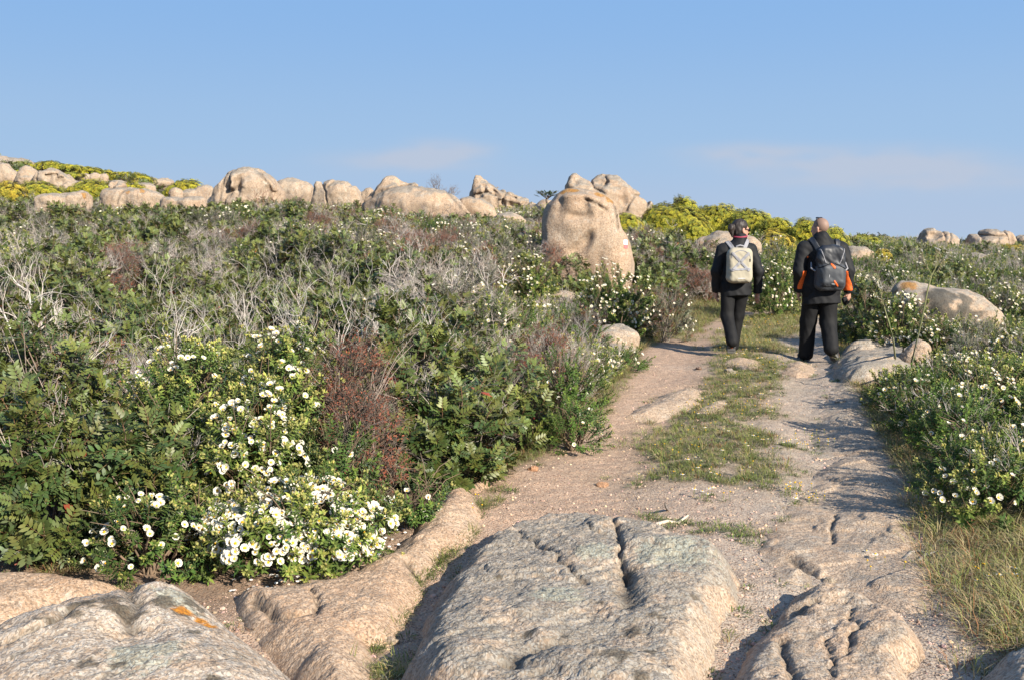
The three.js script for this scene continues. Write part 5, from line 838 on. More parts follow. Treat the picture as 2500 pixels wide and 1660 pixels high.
// ---------------------------------------------------------------- ground cover on the path
function tuftGeo(seed, n, len, spread, cols, wid = 0.0035) {
  const R = rngOf(seed), b = new Builder();
  for (let k = 0; k < n; k++) { const a = R() * 6.283, r = Math.sqrt(R()) * spread, d = around(a + (R() - 0.5), 0.45 + 0.5 * R()), p = V3(Math.cos(a) * r, -0.004, Math.sin(a) * r), c = vary(cols[Math.floor(R() * cols.length)], R, 0.3); b.blade(p, d, V3().crossVectors(V3().crossVectors(d, UPV).normalize(), d), len * (0.5 + 0.7 * R()), wid, c, 0.5, mix3(c, [0.4, 0.34, 0.16], 0.25)); }
  return b.geo();
}
const GR = [0.175, 0.23, 0.045], GR2 = [0.3, 0.305, 0.085], DRY = [0.42, 0.33, 0.15], STRAW = [0.52, 0.42, 0.22], RUST = [0.3, 0.13, 0.055];
const tufts = [tuftGeo(1, 22, 0.055, 0.035, [GR, GR, GR2]), tuftGeo(2, 20, 0.08, 0.04, [GR2, GR, DRY]), tuftGeo(3, 24, 0.105, 0.05, [GR2, DRY, STRAW, GR]), tuftGeo(4, 26, 0.035, 0.045, [GR, [0.12, 0.15, 0.05]], 0.006), tuftGeo(5, 16, 0.07, 0.04, [RUST, DRY, GR2]), tuftGeo(6, 26, 0.15, 0.06, [STRAW, DRY, GR2, GR2, RUST])];
function daisyGeo(white) {
  const b = new Builder(), y = [0.68, 0.4, 0.015]; b.tube([V3(0, -0.05, 0), V3(0, 0, 0)], [0.001, 0.001], 3, GR);
  b.blob(V3(0, 0.002, 0), 0.0055, 0.004, y, 6); if (white) for (let k = 0; k < 9; k++) b.oval(V3(0, 0, 0), around(k * 0.698, 0.05), UPV, 0.013, 0.005, [0.8, 0.78, 0.74]);
  return b.geo();
}
{
  const R = rngOf(77), acc = tufts.map(() => []), white = [], yellow2 = [], stones = [];
  const put = (l, x, z, s, lift = 0, tilt = 0.25) => { _q.setFromEuler(new THREE.Euler((R() - 0.5) * tilt, R() * 6.283, (R() - 0.5) * tilt)); l.push(_m.compose(_s.set(x, hT(x, z) + lift, z), _q, V3(s, s, s)).clone()); };
  const free = (x, z) => !(-z < 9 && inSlab(x, z, -0.05));
  for (let k = 0; k < 150000; k++) {
    const D = 3.3 * Math.pow(26 / 3.3, R()), half = D * 0.53, x = (R() * 2 - 1) * half, z = -D, t = pathT(x, D); if (t < -0.35 || t > 2.6 || !free(x, z)) continue;
    if (R() > 0.3 * Math.pow(D / 5, 0.9)) continue;
    const g = grassy(x, D), edge = t < 0.04 || t > 0.96, big = Math.max(1, D / 13);
    if (D < 6.2 && t > 0.93) { // dry grass at the right front
      if (R() < 0.7 * smooth(0.92, 1.08, t)) put(acc[R() < 0.3 ? 2 : R() < 0.4 ? 5 : R() < 0.5 ? 4 : 1], x, z, 0.7 + 0.5 * R()); continue;
    }
    if (R() < smooth(0.22, 0.85, g)) { const q = R(); put(acc[edge ? (q < 0.3 ? 2 : q < 0.52 ? 5 : q < 0.85 ? 1 : 0) : D > 13 ? (q < 0.3 ? 2 : q < 0.6 ? 1 : q < 0.8 ? 0 : 4) : q < 0.3 ? 0 : q < 0.5 ? 1 : q < 0.86 ? 3 : q < 0.95 ? 4 : 2], x, z, (0.6 + 0.6 * R()) * big); if (R() < 0.05 && t > 0.3) put(R() < 0.55 ? yellow2 : white, x, z, (0.9 + 0.4 * R()) * Math.max(1, D / 9), 0.05); }
  }
  const along = (pts, n, w, pick) => { for (let k = 0; k < n; k++) { const u = R() * (pts.length - 1), i = Math.floor(u), p = groundAt(lerp(pts[i][0], pts[i + 1][0], u - i) + (R() - 0.5) * w, lerp(pts[i][1], pts[i + 1][1], u - i) + (R() - 0.5) * w * 0.5); put(acc[pick()], p.x, p.z, 0.6 + 0.5 * R()); } };
  along([[905, 1590], [960, 1520], [1000, 1450], [1050, 1390], [1110, 1330], [1150, 1300]], 170, 40, () => (R() < 0.5 ? 0 : R() < 0.6 ? 3 : 1));   // the gully between the two foreground rocks
  along([[860, 1640], [900, 1650], [1020, 1650], [1230, 1652]], 50, 60, () => (R() < 0.6 ? 0 : 2));
  along([[10, 1300], [90, 1340], [170, 1380]], 220, 130, () => (R() < 0.35 ? 2 : R() < 0.6 ? 1 : 4));
  along([[1160, 1180], [1210, 1130], [1300, 1080], [1390, 1050], [1460, 990], [1530, 900]], 420, 70, () => (R() < 0.3 ? 2 : R() < 0.7 ? 1 : 0));
  along([[1120, 1240], [1180, 1250], [1240, 1190]], 50, 60, () => (R() < 0.5 ? 3 : 1));
  along([[1580, 1270], [1700, 1290], [1800, 1290], [1850, 1330]], 60, 50, () => (R() < 0.7 ? 3 : 0));
  for (const poly of keepOutPoly) for (let i = 0, j = poly.length - 1; i < poly.length; j = i++) { // weeds, grit and litter gather where rock meets sand
    const a = poly[j], b = poly[i], len = Math.hypot(b[0] - a[0], b[1] - a[1]), z0 = -(a[1] + b[1]) / 2; if (z0 > 14 || z0 < 3) continue;
    for (let k = 0; k < len * 26; k++) { const u = R(), x = lerp(a[0], b[0], u) + (R() - 0.5) * 0.12, z = lerp(a[1], b[1], u) + (R() - 0.5) * 0.12; if (fbm(x * 2.2, z * 2.2, 5, 2) > 0.04 && R() < 0.55) put(acc[R() < 0.5 ? 3 : R() < 0.6 ? 0 : 4], x, z, 0.5 + 0.5 * R()); if (R() < 0.8) put(stones, x, z, 0.004 + 0.014 * Math.pow(R(), 4), 0, 6); }
  }
  for (const [px, py, n] of [[1960, 1215, 26], [1730, 1205, 8], [1720, 1155, 10], [1990, 1080, 22], [1900, 1100, 14], [1150, 1245, 12], [2270, 1250, 16], [2160, 1390, 6], [2430, 1420, 14], [1850, 1000, 16], [1690, 1000, 14]]) for (let k = 0; k < n; k++) { const p = groundAt(px + (R() - 0.5) * 110, py + (R() - 0.5) * 44); put(R() < 0.5 ? yellow2 : white, p.x, p.z, 0.9 + 0.5 * R(), 0.05); if (R() < 0.5) put(acc[3], p.x, p.z, 0.8); }
  for (let k = 0; k < 60000; k++) { const D = 3.4 * Math.pow(13 / 3.4, R()), x = (R() * 2 - 1) * D * 0.5, t = pathT(x, D); if (t < -0.08 || t > 1.08 || !free(x, -D) || R() > 0.5) continue; put(stones, x, -D, 0.003 + 0.01 * Math.pow(R(), 7), 0, 6); }
  const many = (name, geo, mat, list, label, cat, parent) => { if (!list.length) return null; const im = shadowed(new THREE.InstancedMesh(geo, mat, list.length)); im.name = name; list.forEach((m, k) => im.setMatrixAt(k, m)); im.userData.kind = 'stuff'; (parent || scene).add(im); if (label) tag(im, label, cat, null, 'stuff'); return im; };
  const grass = new THREE.Group(); grass.name = 'grass'; tag(grass, 'short green and straw coloured grass along and between the wheel ruts', 'grass', null, 'stuff'); scene.add(grass);
  tufts.forEach((g, k) => many('tufts', g, bladeMat, acc[k], null, null, grass));
  const dg = new THREE.Group(); dg.name = 'daisies'; tag(dg, 'tiny white and yellow daisies sprinkled over the grass of the path', 'daisies', null, 'stuff'); scene.add(dg);
  many('blossoms', daisyGeo(true), petalMat, white, null, null, dg); many('blossoms', daisyGeo(false), petalMat, yellow2, null, null, dg);
  const st = new THREE.IcosahedronGeometry(1, 1), P = st.attributes.position; for (let i = 0; i < P.count; i++) { const k = 0.85 + 0.3 * noise(P.getX(i) * 1.4, P.getY(i) * 1.4, P.getZ(i) * 1.4); P.setXYZ(i, P.getX(i) * k, P.getY(i) * k * 0.7, P.getZ(i) * k); } st.computeVertexNormals();
  const gm = new THREE.MeshStandardMaterial({ color: new THREE.Color().setRGB(0.5, 0.37, 0.28), roughness: 0.95 }), gr = many('gravel', st, gm, stones, 'pinkish gravel lying loose on the sand of the path', 'gravel');
  for (let k = 0; k < stones.length; k++) { const v = 0.5 + 0.6 * R(); gr.setColorAt(k, new THREE.Color(v, v * (0.85 + 0.2 * R()), v * (0.8 + 0.25 * R()))); }
  const pet = new THREE.CircleGeometry(0.009, 6).rotateX(-Math.PI / 2), fallen = [];
  for (let k = 0; k < 260; k++) { const u = R(), px = lerp(600, 1060, u) + (R() - 0.5) * 120, py = lerp(1425, 1290, u) + (R() - 0.3) * 60, p = groundAt(px, py); _q.setFromEuler(new THREE.Euler((R() - 0.5) * 0.7, R() * 6, (R() - 0.5) * 0.7)); let y = hT(p.x, p.z) + 0.012; if (inSlab(p.x, p.z, 0.0)) continue; fallen.push(_m.compose(V3(p.x, y, p.z), _q, V3(1, 1, 1)).clone()); }
  many('fallen_petals', pet, new THREE.MeshStandardMaterial({ color: new THREE.Color().setRGB(0.8, 0.78, 0.74), roughness: 0.9, side: THREE.DoubleSide }), fallen, 'white petals fallen on the ground round the flowering mound', 'petals');
}
function stick(label, pts, r, col = [0.5, 0.42, 0.33]) {
  const q = pts.map(([px, py, h = 0]) => groundAt(px, py, h).add(V3(0, h + r * 0.6, 0))), c = q[0].clone(), b = new Builder(); for (const p of q) { p.y = hT(p.x, p.z) + r * 0.7 + 0; }
  pts.forEach(([, , h], i) => { if (h) q[i].y += h; }); b.tube(q.map((p) => p.clone().sub(c)), q.map((_, i) => lerp(r, r * 0.5, i / (q.length - 1))), 6, col, vary(col, rngOf(3), 0.2));
  const m = shadowed(new THREE.Mesh(b.geo(), woodMat)); m.name = numbered('stick'); m.position.copy(c); scene.add(m); return tag(m, label, 'stick');
}
stick('curved pale dry stick behind the large flat rock', [[1600, 1284], [1630, 1276], [1655, 1280], [1680, 1262, 0.01]], 0.012, [0.6, 0.48, 0.37]);
stick('weathered root fragment at the right edge of the rut pointing left', [[2205, 1372], [2225, 1352], [2250, 1350], [2275, 1362]], 0.011, [0.34, 0.3, 0.26]);
stick('weathered root fragment beside the other one near the dry grass', [[2240, 1375], [2262, 1356], [2290, 1350, 0.02]], 0.01, [0.36, 0.31, 0.27]);
stick('short dark upright stub of wood in the grass left of the middle', [[1630, 1246], [1626, 1240, 0.05], [1624, 1230, 0.08]], 0.009, [0.25, 0.21, 0.19]);
stick('dark stick leaning between the outcrop and the pointed stone', [[2196, 880], [2204, 866, 0.12], [2208, 850, 0.3]], 0.014, [0.06, 0.05, 0.045]);
{ // small loose stones
  const one = (label, px, py, r, seed, col, sink = 0.25) => {
    const g = new THREE.IcosahedronGeometry(1, 4), P = g.attributes.position, C = []; for (let i = 0; i < P.count; i++) { const x = P.getX(i), y = P.getY(i), z = P.getZ(i), k = 0.86 + 0.34 * noise(x * 1.3 + seed, y * 1.3, z * 1.3) + 0.1 * noise(x * 4, y * 4 + seed, z * 4); P.setXYZ(i, x * k * r * 1.2, y * k * r * 0.75, z * k * r); C.push(...vary(col, rngOf(i), 0.06)); }
    g.setAttribute('color', new THREE.Float32BufferAttribute(C, 3)); g.computeVertexNormals(); const p = groundAt(px, py), m = shadowed(new THREE.Mesh(boxMapped(g, 0.6), graniteNear)); m.name = numbered('loose_stone'); m.position.set(p.x, hT(p.x, p.z) + r * (0.5 - sink), p.z); scene.add(m); tag(m, label, 'stone');
  };
  one('small pale stone in the gully beside the large flat rock', 955, 1572, 0.03, 3, [0.55, 0.44, 0.33]);
  one('reddish stone standing in the sand left of the grass strip', 1302, 1148, 0.035, 5, [0.6, 0.34, 0.2]);
  one('flat orange tinted stone in the sandy rut', 1470, 1186, 0.04, 7, [0.6, 0.36, 0.22], 0.45);
  one('pale rounded stone in the grass below the person with the beige backpack', 1783, 912, 0.06, 9, [0.52, 0.46, 0.4]);
  one('small grey stone in the right wheel rut', 2052, 984, 0.045, 11, [0.5, 0.47, 0.43]);
  one('small brown stone on the sand left of the grass at the hump', 1707, 902, 0.035, 13, [0.3, 0.2, 0.15]);
  one('small pale stone at the end of the step in the right bedrock', 2026, 1425, 0.03, 15, [0.5, 0.42, 0.32]);
  one('white quartz pebble on top of the large flat rock', 1304, 1402, 0.022, 17, [0.75, 0.7, 0.68], -4.6);
}

// ---------------------------------------------------------------- the two walkers
const v = (a) => V3(a[0], a[1], a[2]);
function coneSD(x, y, z, a, b, ra, rb) { // tapered capsule
  const bx = b[0] - a[0], by = b[1] - a[1], bz = b[2] - a[2], px = x - a[0], py = y - a[1], pz = z - a[2], h = clamp((px * bx + py * by + pz * bz) / (bx * bx + by * by + bz * bz + 1e-9));
  return Math.hypot(px - bx * h, py - by * h, pz - bz * h) - (ra + (rb - ra) * h);
}
const chainSD = (list, k) => (x, y, z) => { let d = 1e9; for (const [a, b, ra, rb, flat] of list) { const q = flat ? coneSD(x, y, z / flat, [a[0], a[1], a[2] / flat], [b[0], b[1], b[2] / flat], ra, rb) * (flat < 1 ? flat * 0.5 + 0.5 : 1) : coneSD(x, y, z, a, b, ra, rb); d = d > 1e8 ? q : smin(d, q, k); } return d; };
const ellSD = (c, r) => (x, y, z) => { const X = (x - c[0]) / r[0], Y = (y - c[1]) / r[1], Z = (z - c[2]) / r[2], a = Math.hypot(X, Y, Z), b = Math.hypot(X / r[0], Y / r[1], Z / r[2]); return a < 1e-6 ? -Math.min(...r) : a * (a - 1) / b; };
const boxSD = (c, h, r) => (x, y, z) => { const X = Math.abs(x - c[0]) - h[0] + r, Y = Math.abs(y - c[1]) - h[1] + r, Z = Math.abs(z - c[2]) - h[2] + r; return Math.hypot(Math.max(X, 0), Math.max(Y, 0), Math.max(Z, 0)) + Math.min(Math.max(X, Y, Z), 0) - r; };
const turned = (f, c, yaw, roll = 0) => { const co = Math.cos(yaw), si = Math.sin(yaw), cr = Math.cos(roll), sr = Math.sin(roll); return (x, y, z) => { const dx = x - c[0], dy = y - c[1], dz = z - c[2]; const X = dx * co - dz * si, Z = dx * si + dz * co; return f(X * cr - dy * sr, X * sr + dy * cr, Z); }; };
const mats = {}; const cloth = (name, rgb, rough, o = {}) => (mats[name] ??= new THREE.MeshPhysicalMaterial({ color: new THREE.Color().setRGB(...rgb), roughness: rough, ...o }));
const skin = cloth('skin', [0.5, 0.27, 0.19], 0.55), black = cloth('black', [0.013, 0.0135, 0.0155], 0.7, { specularIntensity: 0.45 }), blackTrouser = cloth('trouser', [0.0085, 0.0085, 0.0095], 0.75, { specularIntensity: 0.5 }), hairDark = cloth('hair', [0.022, 0.014, 0.011], 0.6), beige = cloth('beige', [0.41, 0.37, 0.28], 0.85), greyStrap = cloth('strap', [0.27, 0.27, 0.29], 0.7), orange = cloth('orange', [0.85, 0.14, 0.015], 0.6), darkGrey = cloth('darkgrey', [0.05, 0.056, 0.066], 0.6), navy = cloth('navy', [0.022, 0.025, 0.032], 0.5), shoe = cloth('shoe', [0.045, 0.043, 0.043], 0.75), sole = cloth('sole', [0.13, 0.125, 0.125], 0.85), lens = cloth('lens', [0.006, 0.006, 0.007], 0.12), stubble = cloth('stubble', [0.27, 0.17, 0.125], 0.65), wine = cloth('wine', [0.3, 0.035, 0.07], 0.7), white = cloth('white', [0.6, 0.6, 0.6], 0.7), metal = cloth('metal', [0.3, 0.3, 0.32], 0.35);
function handSD(w, dir, side, curl) { // palm with four unequal fingers and a thumb; w wrist, dir pointing to the fingertips, side towards the thumb
  const d = v(dir).normalize(), s = v(side).addScaledVector(d, -d.dot(v(side))).normalize(), n = V3().crossVectors(d, s), P = (a, b, c) => v(w).addScaledVector(d, a).addScaledVector(s, b).addScaledVector(n, c).toArray(), L = [[P(0, 0, 0), P(0.075, 0.012, 0), 0.024, 0.022], [P(0.02, -0.012, 0), P(0.07, -0.018, 0), 0.02, 0.018]];
  [[0.03, 0.092, 0.036], [0.011, 0.1, 0.042], [-0.009, 0.093, 0.039], [-0.028, 0.078, 0.03]].forEach(([o, st, len]) => { const a = P(st - 0.02, o, 0), b = P(st + len * 0.55, o * 1.1, curl * 0.012), c = P(st + len * (1.3 - curl * 0.5), o * 1.12, curl * 0.036); L.push([a, b, 0.0098, 0.0086], [b, c, 0.0086, 0.007]); });
  const t1 = P(0.03, 0.034, 0.004), t2 = P(0.062, 0.052, 0.014), t3 = P(0.09, 0.054, 0.022 + curl * 0.006); L.push([P(0.012, 0.014, 0), t1, 0.014, 0.0115], [t1, t2, 0.0115, 0.0098], [t2, t3, 0.0095, 0.008]);
  return chainSD(L, 0.006);
}
const toeIn = (l) => { const a = v(l[2]), to = v(l[3]), heel = v(l[4]), d = to.clone().sub(heel).normalize(), up = a.clone().sub(heel.clone().lerp(to, 0.22)); up.addScaledVector(d, -up.dot(d)).normalize(); return to.clone().addScaledVector(d, -0.07).addScaledVector(up, 0.045).toArray(); };
function bounds(pts, pad) { const lo = [1e9, 1e9, 1e9], hi = [-1e9, -1e9, -1e9]; for (const p of pts) for (let i = 0; i < 3; i++) { lo[i] = Math.min(lo[i], p[i] - pad); hi[i] = Math.max(hi[i], p[i] + pad); } return [lo, hi]; }
const wrinkle = (x, y, z, k) => k * 1.5 * (0.55 * noise(x * 10, y * 12 + x * 9, z * 10) + 0.3 * noise(x * 22, y * 20 + x * 16, z * 22) + 0.6 * noise(x * 5, y * 8 - x * 4, z * 5) + 0.3 * (0.3 - Math.abs(noise(x * 7 + 3, y * 13 + x * 9, z * 7))));
function walker(label, base, F) {
  const t = thing('person', label, 'person', base, null); t.rotation.y = F.turn ?? 0;
  const headIn = turned((x, y, z) => {
    let d = smin(ellSD([0, 0.032, 0.014], [0.077, 0.092, 0.097])(x, y, z), ellSD([0, -0.04, -0.03], [0.06, 0.08, 0.066])(x, y, z), 0.035);
    d = smin(d, coneSD(x, y, z, [0, 0.0, -0.092], [0, -0.036, -0.108], 0.009, 0.014), 0.014); d = smin(d, coneSD(x, y, z, [-0.035, 0.012, -0.075], [0.035, 0.012, -0.075], 0.014, 0.014), 0.02); d = smin(d, coneSD(x, y, z, [-0.018, -0.072, -0.083], [0.018, -0.072, -0.083], 0.008, 0.008), 0.01); d = smin(d, ellSD([0, -0.105, -0.062], [0.026, 0.02, 0.025])(x, y, z), 0.02);
    for (const s of [-1, 1]) { d = smax(d, -ellSD([s * 0.031, -0.008, -0.102], [0.016, 0.01, 0.012])(x, y, z), 0.01); d = Math.min(d, ellSD([s * 0.03, -0.008, -0.082], [0.012, 0.012, 0.012])(x, y, z)); d = smin(d, Math.max(ellSD([s * 0.079, -0.012, 0.018], [0.012, 0.032, 0.021])(x, y, z), -ellSD([s * 0.092, -0.012, 0.012], [0.008, 0.018, 0.011])(x, y, z)), 0.006); }
    return d;
  }, F.head, F.yaw, F.tilt ?? 0);
  const neck = (x, y, z) => coneSD(x, y, z, [F.head[0], F.head[1] - 0.06, F.head[2] + 0.02], F.neck, 0.054, 0.066);
  const limbs = chainSD([[F.hipC, F.chestC, 0.11, 0.12], ...F.arms.flatMap((a) => [[a[0], a[1], 0.045, 0.036], [a[1], a[2], 0.036, 0.025]]), ...F.legs.flatMap((l) => [[l[0], l[1], 0.07, 0.05], [l[1], l[2], 0.048, 0.036], [l[2], toeIn(l), 0.033, 0.02]])], 0.04);
  const all = [F.head, F.neck, F.hipC, F.chestC, ...F.arms.flat(), ...F.legs.flat()];
  const [lo, hi] = bounds(all, 0.14), pieces = [isoMesh((x, y, z) => smin(limbs(x, y, z), neck(x, y, z), 0.03), lo, hi, 0.014)];
  pieces.push(isoMesh((x, y, z) => smin(headIn(x, y, z), neck(x, y, z), 0.02), [F.head[0] - 0.14, F.head[1] - 0.16, F.head[2] - 0.14], [F.head[0] + 0.14, F.head[1] + 0.15, F.head[2] + 0.15], 0.0042));
  for (const h of F.hands) { const f = handSD(h.w, h.dir, h.side, h.curl), [a, b] = bounds([h.w, h.w.map((c, i) => c + h.dir[i] * 0.16)], 0.075); pieces.push(isoMesh(f, a, b, 0.0034)); }
  part('body', mergeGeometries(pieces), skin, t);
  const sleeves = F.arms.map((a) => chainSD([[a[0], a[1], F.sleeve[0], F.sleeve[1]], [a[1], a[2], F.sleeve[1], F.sleeve[2]]], 0.03));
  const torso = chainSD(F.torso, 0.06), jacket = (x, y, z) => { let d = torso(x, y, z); for (const s of sleeves) d = smin(d, s(x, y, z), 0.035); d += wrinkle(x, y, z, 0.0075); return Math.max(d, F.hem + 0.012 * Math.sin(x * 9 + z * 7) - y); };
  const trouser = (x, y, z) => { let d = 1e9; for (const [i, l] of F.legs.entries()) d = smin(d, chainSD([[l[0], l[1], F.trouser[0], F.trouser[1]], [l[1], [l[2][0], l[2][1] - 0.01, l[2][2]], F.trouser[1], F.trouser[2]]], 0.03)(x, y, z), 0.012); d = smin(d, chainSD(F.seat, 0.06)(x, y, z), 0.04); return d + wrinkle(x * 1.3 + 3, y * 0.55, z * 1.3, 0.0055); };
  const [jl, jh] = bounds([...F.torso.flatMap((e) => [e[0], e[1]]), ...F.arms.flat()], 0.2); jl[1] = F.hem - 0.06;
  part('jacket', isoMesh((x, y, z) => { let d = jacket(x, y, z); for (const a of F.arms) { const w = a[2], e = a[1], dx = w[0] - e[0], dy = w[1] - e[1], dz = w[2] - e[2], l = Math.hypot(dx, dy, dz), q = ((x - w[0]) * dx + (y - w[1]) * dy + (z - w[2]) * dz) / l; if (Math.hypot(x - w[0], y - w[1], z - w[2]) < 0.12) d = Math.max(d, q - 0.012); } return d; }, jl, jh, 0.0095), F.jacketMat, t);
  const [tl, th] = bounds(F.legs.flatMap((l) => l.slice(0, 3)), 0.16); part('trousers', isoMesh(trouser, tl, th, 0.0095), blackTrouser, t);
  for (const l of F.legs) { // shoes with soles; l[2] ankle, l[3] toe
    const a = v(l[2]), to = v(l[3]), heel = v(l[4]), len = to.clone().sub(heel), d = len.clone().normalize(), up = a.clone().sub(heel.clone().lerp(to, 0.22)); up.addScaledVector(d, -up.dot(d)).normalize(); const s = V3().crossVectors(d, up), L = len.length();
    const loc = (x, y, z) => { const q = V3(x, y, z).sub(heel); return [q.dot(d), q.dot(up), q.dot(s)]; };
    const upper = (x, y, z) => { const [p, q, r] = loc(x, y, z), w = 0.046 - 0.012 * Math.abs(p / L - 0.66) + 0.004; let e = smin(ellSD([L * 0.68, 0.045, 0], [L * 0.36, 0.042, w])(p, q, r), ellSD([L * 0.24, 0.06, 0], [L * 0.28, 0.07, 0.042])(p, q, r), 0.05); e = smin(e, coneSD(p, q, r, [L * 0.2, 0.07, 0], [L * 0.2, 0.12, 0], 0.042, 0.044), 0.03); return Math.max(e, 0.018 - q); };
    const bot = (x, y, z) => { const [p, q, r] = loc(x, y, z), w = 0.04 + 0.011 * smooth(0.3, 0.7, p / L) - 0.018 * smooth(0.8, 1, p / L); const e = Math.max(Math.hypot(Math.max(Math.abs(p - L * 0.5) - L * 0.5 + w, 0), r) - w, Math.abs(q - 0.012) - 0.014); const tread = q < 0.004 ? 0.004 * Math.max(0, Math.sin(p * 150)) : 0; return e + tread; };
    const [sl, sh] = bounds([heel.toArray(), to.toArray(), a.toArray()], 0.1), sm = part('shoe', isoMesh(upper, sl, sh, 0.0065), shoe, t); part('sole', isoMesh(bot, sl, sh, 0.0055), F.soleMat ?? sole, sm);
    if (F.soleMark && l === F.legs[0]) { const m = (x, y, z) => { const [p, q, r] = loc(x, y, z); return Math.max(Math.abs(p - L * 0.46) - 0.022, Math.abs(r) - 0.012, Math.abs(q + 0.003) - 0.004); }; part('sole_mark', isoMesh(m, sl, sh, 0.0035), orange, sm); }
  }
  return { t, headIn, jacket, sleeves, torso };
}
const shellOf = (f, thick, mask) => (x, y, z) => Math.max(f(x, y, z) - thick, mask(x, y, z));
const lineMask = (a, b, w) => (x, y) => { const dx = b[0] - a[0], dy = b[1] - a[1], h = clamp(((x - a[0]) * dx + (y - a[1]) * dy) / (dx * dx + dy * dy)); return Math.hypot(x - a[0] - dx * h, y - a[1] - dy * h) - w; };

{ // walker with the beige backpack: left foot just leaving the ground, head turned to the right
  const D = 13, base = at(1790, 857, D); base.y = hT(base.x, base.z);
  const head = [0.07, 1.535, -0.02];
  const W = walker('person in black jacket and trousers with tied dark hair and sunglasses, looking right', base, {
    head, yaw: -1.12, neck: [0.04, 1.36, 0.02], hipC: [0.02, 0.88, 0], chestC: [0.02, 1.22, 0],
    arms: [[[-0.155, 1.29, 0], [-0.235, 1.02, 0.03], [-0.215, 0.775, -0.05]], [[0.195, 1.29, 0], [0.285, 1.02, 0.05], [0.295, 0.765, 0.0]]],
    hands: [{ w: [-0.213, 0.765, -0.055], dir: [0.05, -1, -0.25], side: [0.3, 0, -1], curl: 0.8 }, { w: [0.296, 0.755, -0.002], dir: [-0.1, -1, -0.1], side: [-0.5, 0, -1], curl: 0.8 }],
    legs: [[[-0.075, 0.86, 0], [-0.085, 0.47, 0.02], [-0.06, 0.185, 0.24], [-0.075, 0.012, 0.19], [-0.055, 0.205, 0.3]], [[0.1, 0.86, 0], [0.075, 0.47, -0.1], [0.035, 0.09, -0.16], [0.045, 0.0, -0.35], [0.03, 0.0, -0.1]]],
    sleeve: [0.078, 0.064, 0.052], trouser: [0.098, 0.078, 0.072], hem: 0.715, jacketMat: black,
    torso: [[[0.02, 0.74, 0], [0.02, 0.95, 0], 0.195, 0.175, 0.72], [[0.02, 0.95, 0], [0.02, 1.2, 0], 0.17, 0.18, 0.68], [[-0.11, 1.285, 0], [0.15, 1.285, 0], 0.08, 0.08], [[0.04, 1.32, 0.02], [0.055, 1.425, 0.01], 0.1, 0.088]],
    seat: [[[-0.05, 0.84, 0], [0.085, 0.84, 0], 0.125, 0.125, 0.85]], soleMark: true,
  });
  const hy = (f) => turned(f, head, -1.12);
  const hair = hy((x, y, z) => { let d = ellSD([0, 0.038, 0.018], [0.086, 0.099, 0.104])(x, y, z); d = smin(d, ellSD([0, -0.03, 0.065], [0.068, 0.06, 0.05])(x, y, z), 0.03); d = smax(d, Math.max(-0.03 - z - y * 0.55, -1) * 1 > 0 ? -0.03 - z - y * 0.55 : d, 0.004); d = Math.max(d, -(ellSD([0.095, -0.012, 0.01], [0.04, 0.03, 0.024])(x, y, z)), -(ellSD([-0.095, -0.012, 0.01], [0.04, 0.03, 0.024])(x, y, z))); d = smin(d, ellSD([0, 0.02, 0.145], [0.04, 0.052, 0.045])(x, y, z), 0.012); d = smin(d, coneSD(x, y, z, [0, 0.0, 0.15], [0.01, -0.085, 0.135], 0.036, 0.014), 0.015); return d + 0.004 * noise(x * 70, y * 16, z * 70) + 0.005 * noise(x * 26, y * 20, z * 26); });
  part('hair', isoMesh(hair, [head[0] - 0.24, head[1] - 0.14, head[2] - 0.2], [head[0] + 0.16, head[1] + 0.16, head[2] + 0.24], 0.0055), hairDark, W.t);
  const gl = hy((x, y, z) => { let d = 1e9; for (const s of [-1, 1]) { d = Math.min(d, ellSD([s * 0.034, -0.008, -0.099], [0.03, 0.02, 0.011])(x, y, z), coneSD(x, y, z, [s * 0.062, 0.0, -0.09], [s * 0.084, -0.0, 0.01], 0.005, 0.004)); } return Math.min(d, coneSD(x, y, z, [-0.02, 0.0, -0.106], [0.02, 0.0, -0.106], 0.004, 0.004)); });
  part('sunglasses', isoMesh(gl, [head[0] - 0.15, head[1] - 0.06, head[2] - 0.15], [head[0] + 0.15, head[1] + 0.05, head[2] + 0.15], 0.004), lens, W.t);
  part('collar_lining', isoMesh((x, y, z) => { const r = Math.hypot(x - 0.055, (z - 0.008)) - 0.082; return Math.hypot(r, y - 1.452 - 0.05 * (x - 0.055) + 0.12 * (z - 0.01)) - 0.012; }, [-0.06, 1.4, -0.12], [0.17, 1.5, 0.13], 0.006), wine, W.t);
  // the backpack
  const bp = thing('backpack', 'beige backpack with crossed grey straps on the back of the person looking right', 'backpack', base.clone());
  const c = [0.015, 1.1, 0.2], pack = (x, y, z) => { const k = 1 - 0.12 * smooth(1.2, 1.33, y) ; return smin(boxSD(c, [0.155 * k, 0.215, 0.085], 0.065)(x, y, z), boxSD([c[0], 0.985, c[2] + 0.045], [0.14, 0.09, 0.062], 0.045)(x, y, z), 0.02) + wrinkle(x, y, z, 0.006); }, pl = [-0.18, 0.85, 0.06], ph = [0.21, 1.35, 0.36];
  part('pack_body', isoMesh(pack, pl, ph, 0.0075), beige, bp);
  for (const [a, b] of [[[-0.085, 1.245], [0.105, 1.045]], [[0.105, 1.245], [-0.085, 1.045]]]) { const m = lineMask(a, b, 0.018); part('cross_strap', isoMesh(shellOf(pack, 0.006, (x, y, z) => Math.max(m(x, y), 0.2 - z)), pl, ph, 0.0055), greyStrap, bp); }
  { const m = lineMask([-0.105, 1.048], [0.125, 1.06], 0.013); part('pocket_zip', isoMesh(shellOf(pack, 0.006, (x, y, z) => Math.max(m(x, y), 0.2 - z)), pl, ph, 0.0055), greyStrap, bp); }
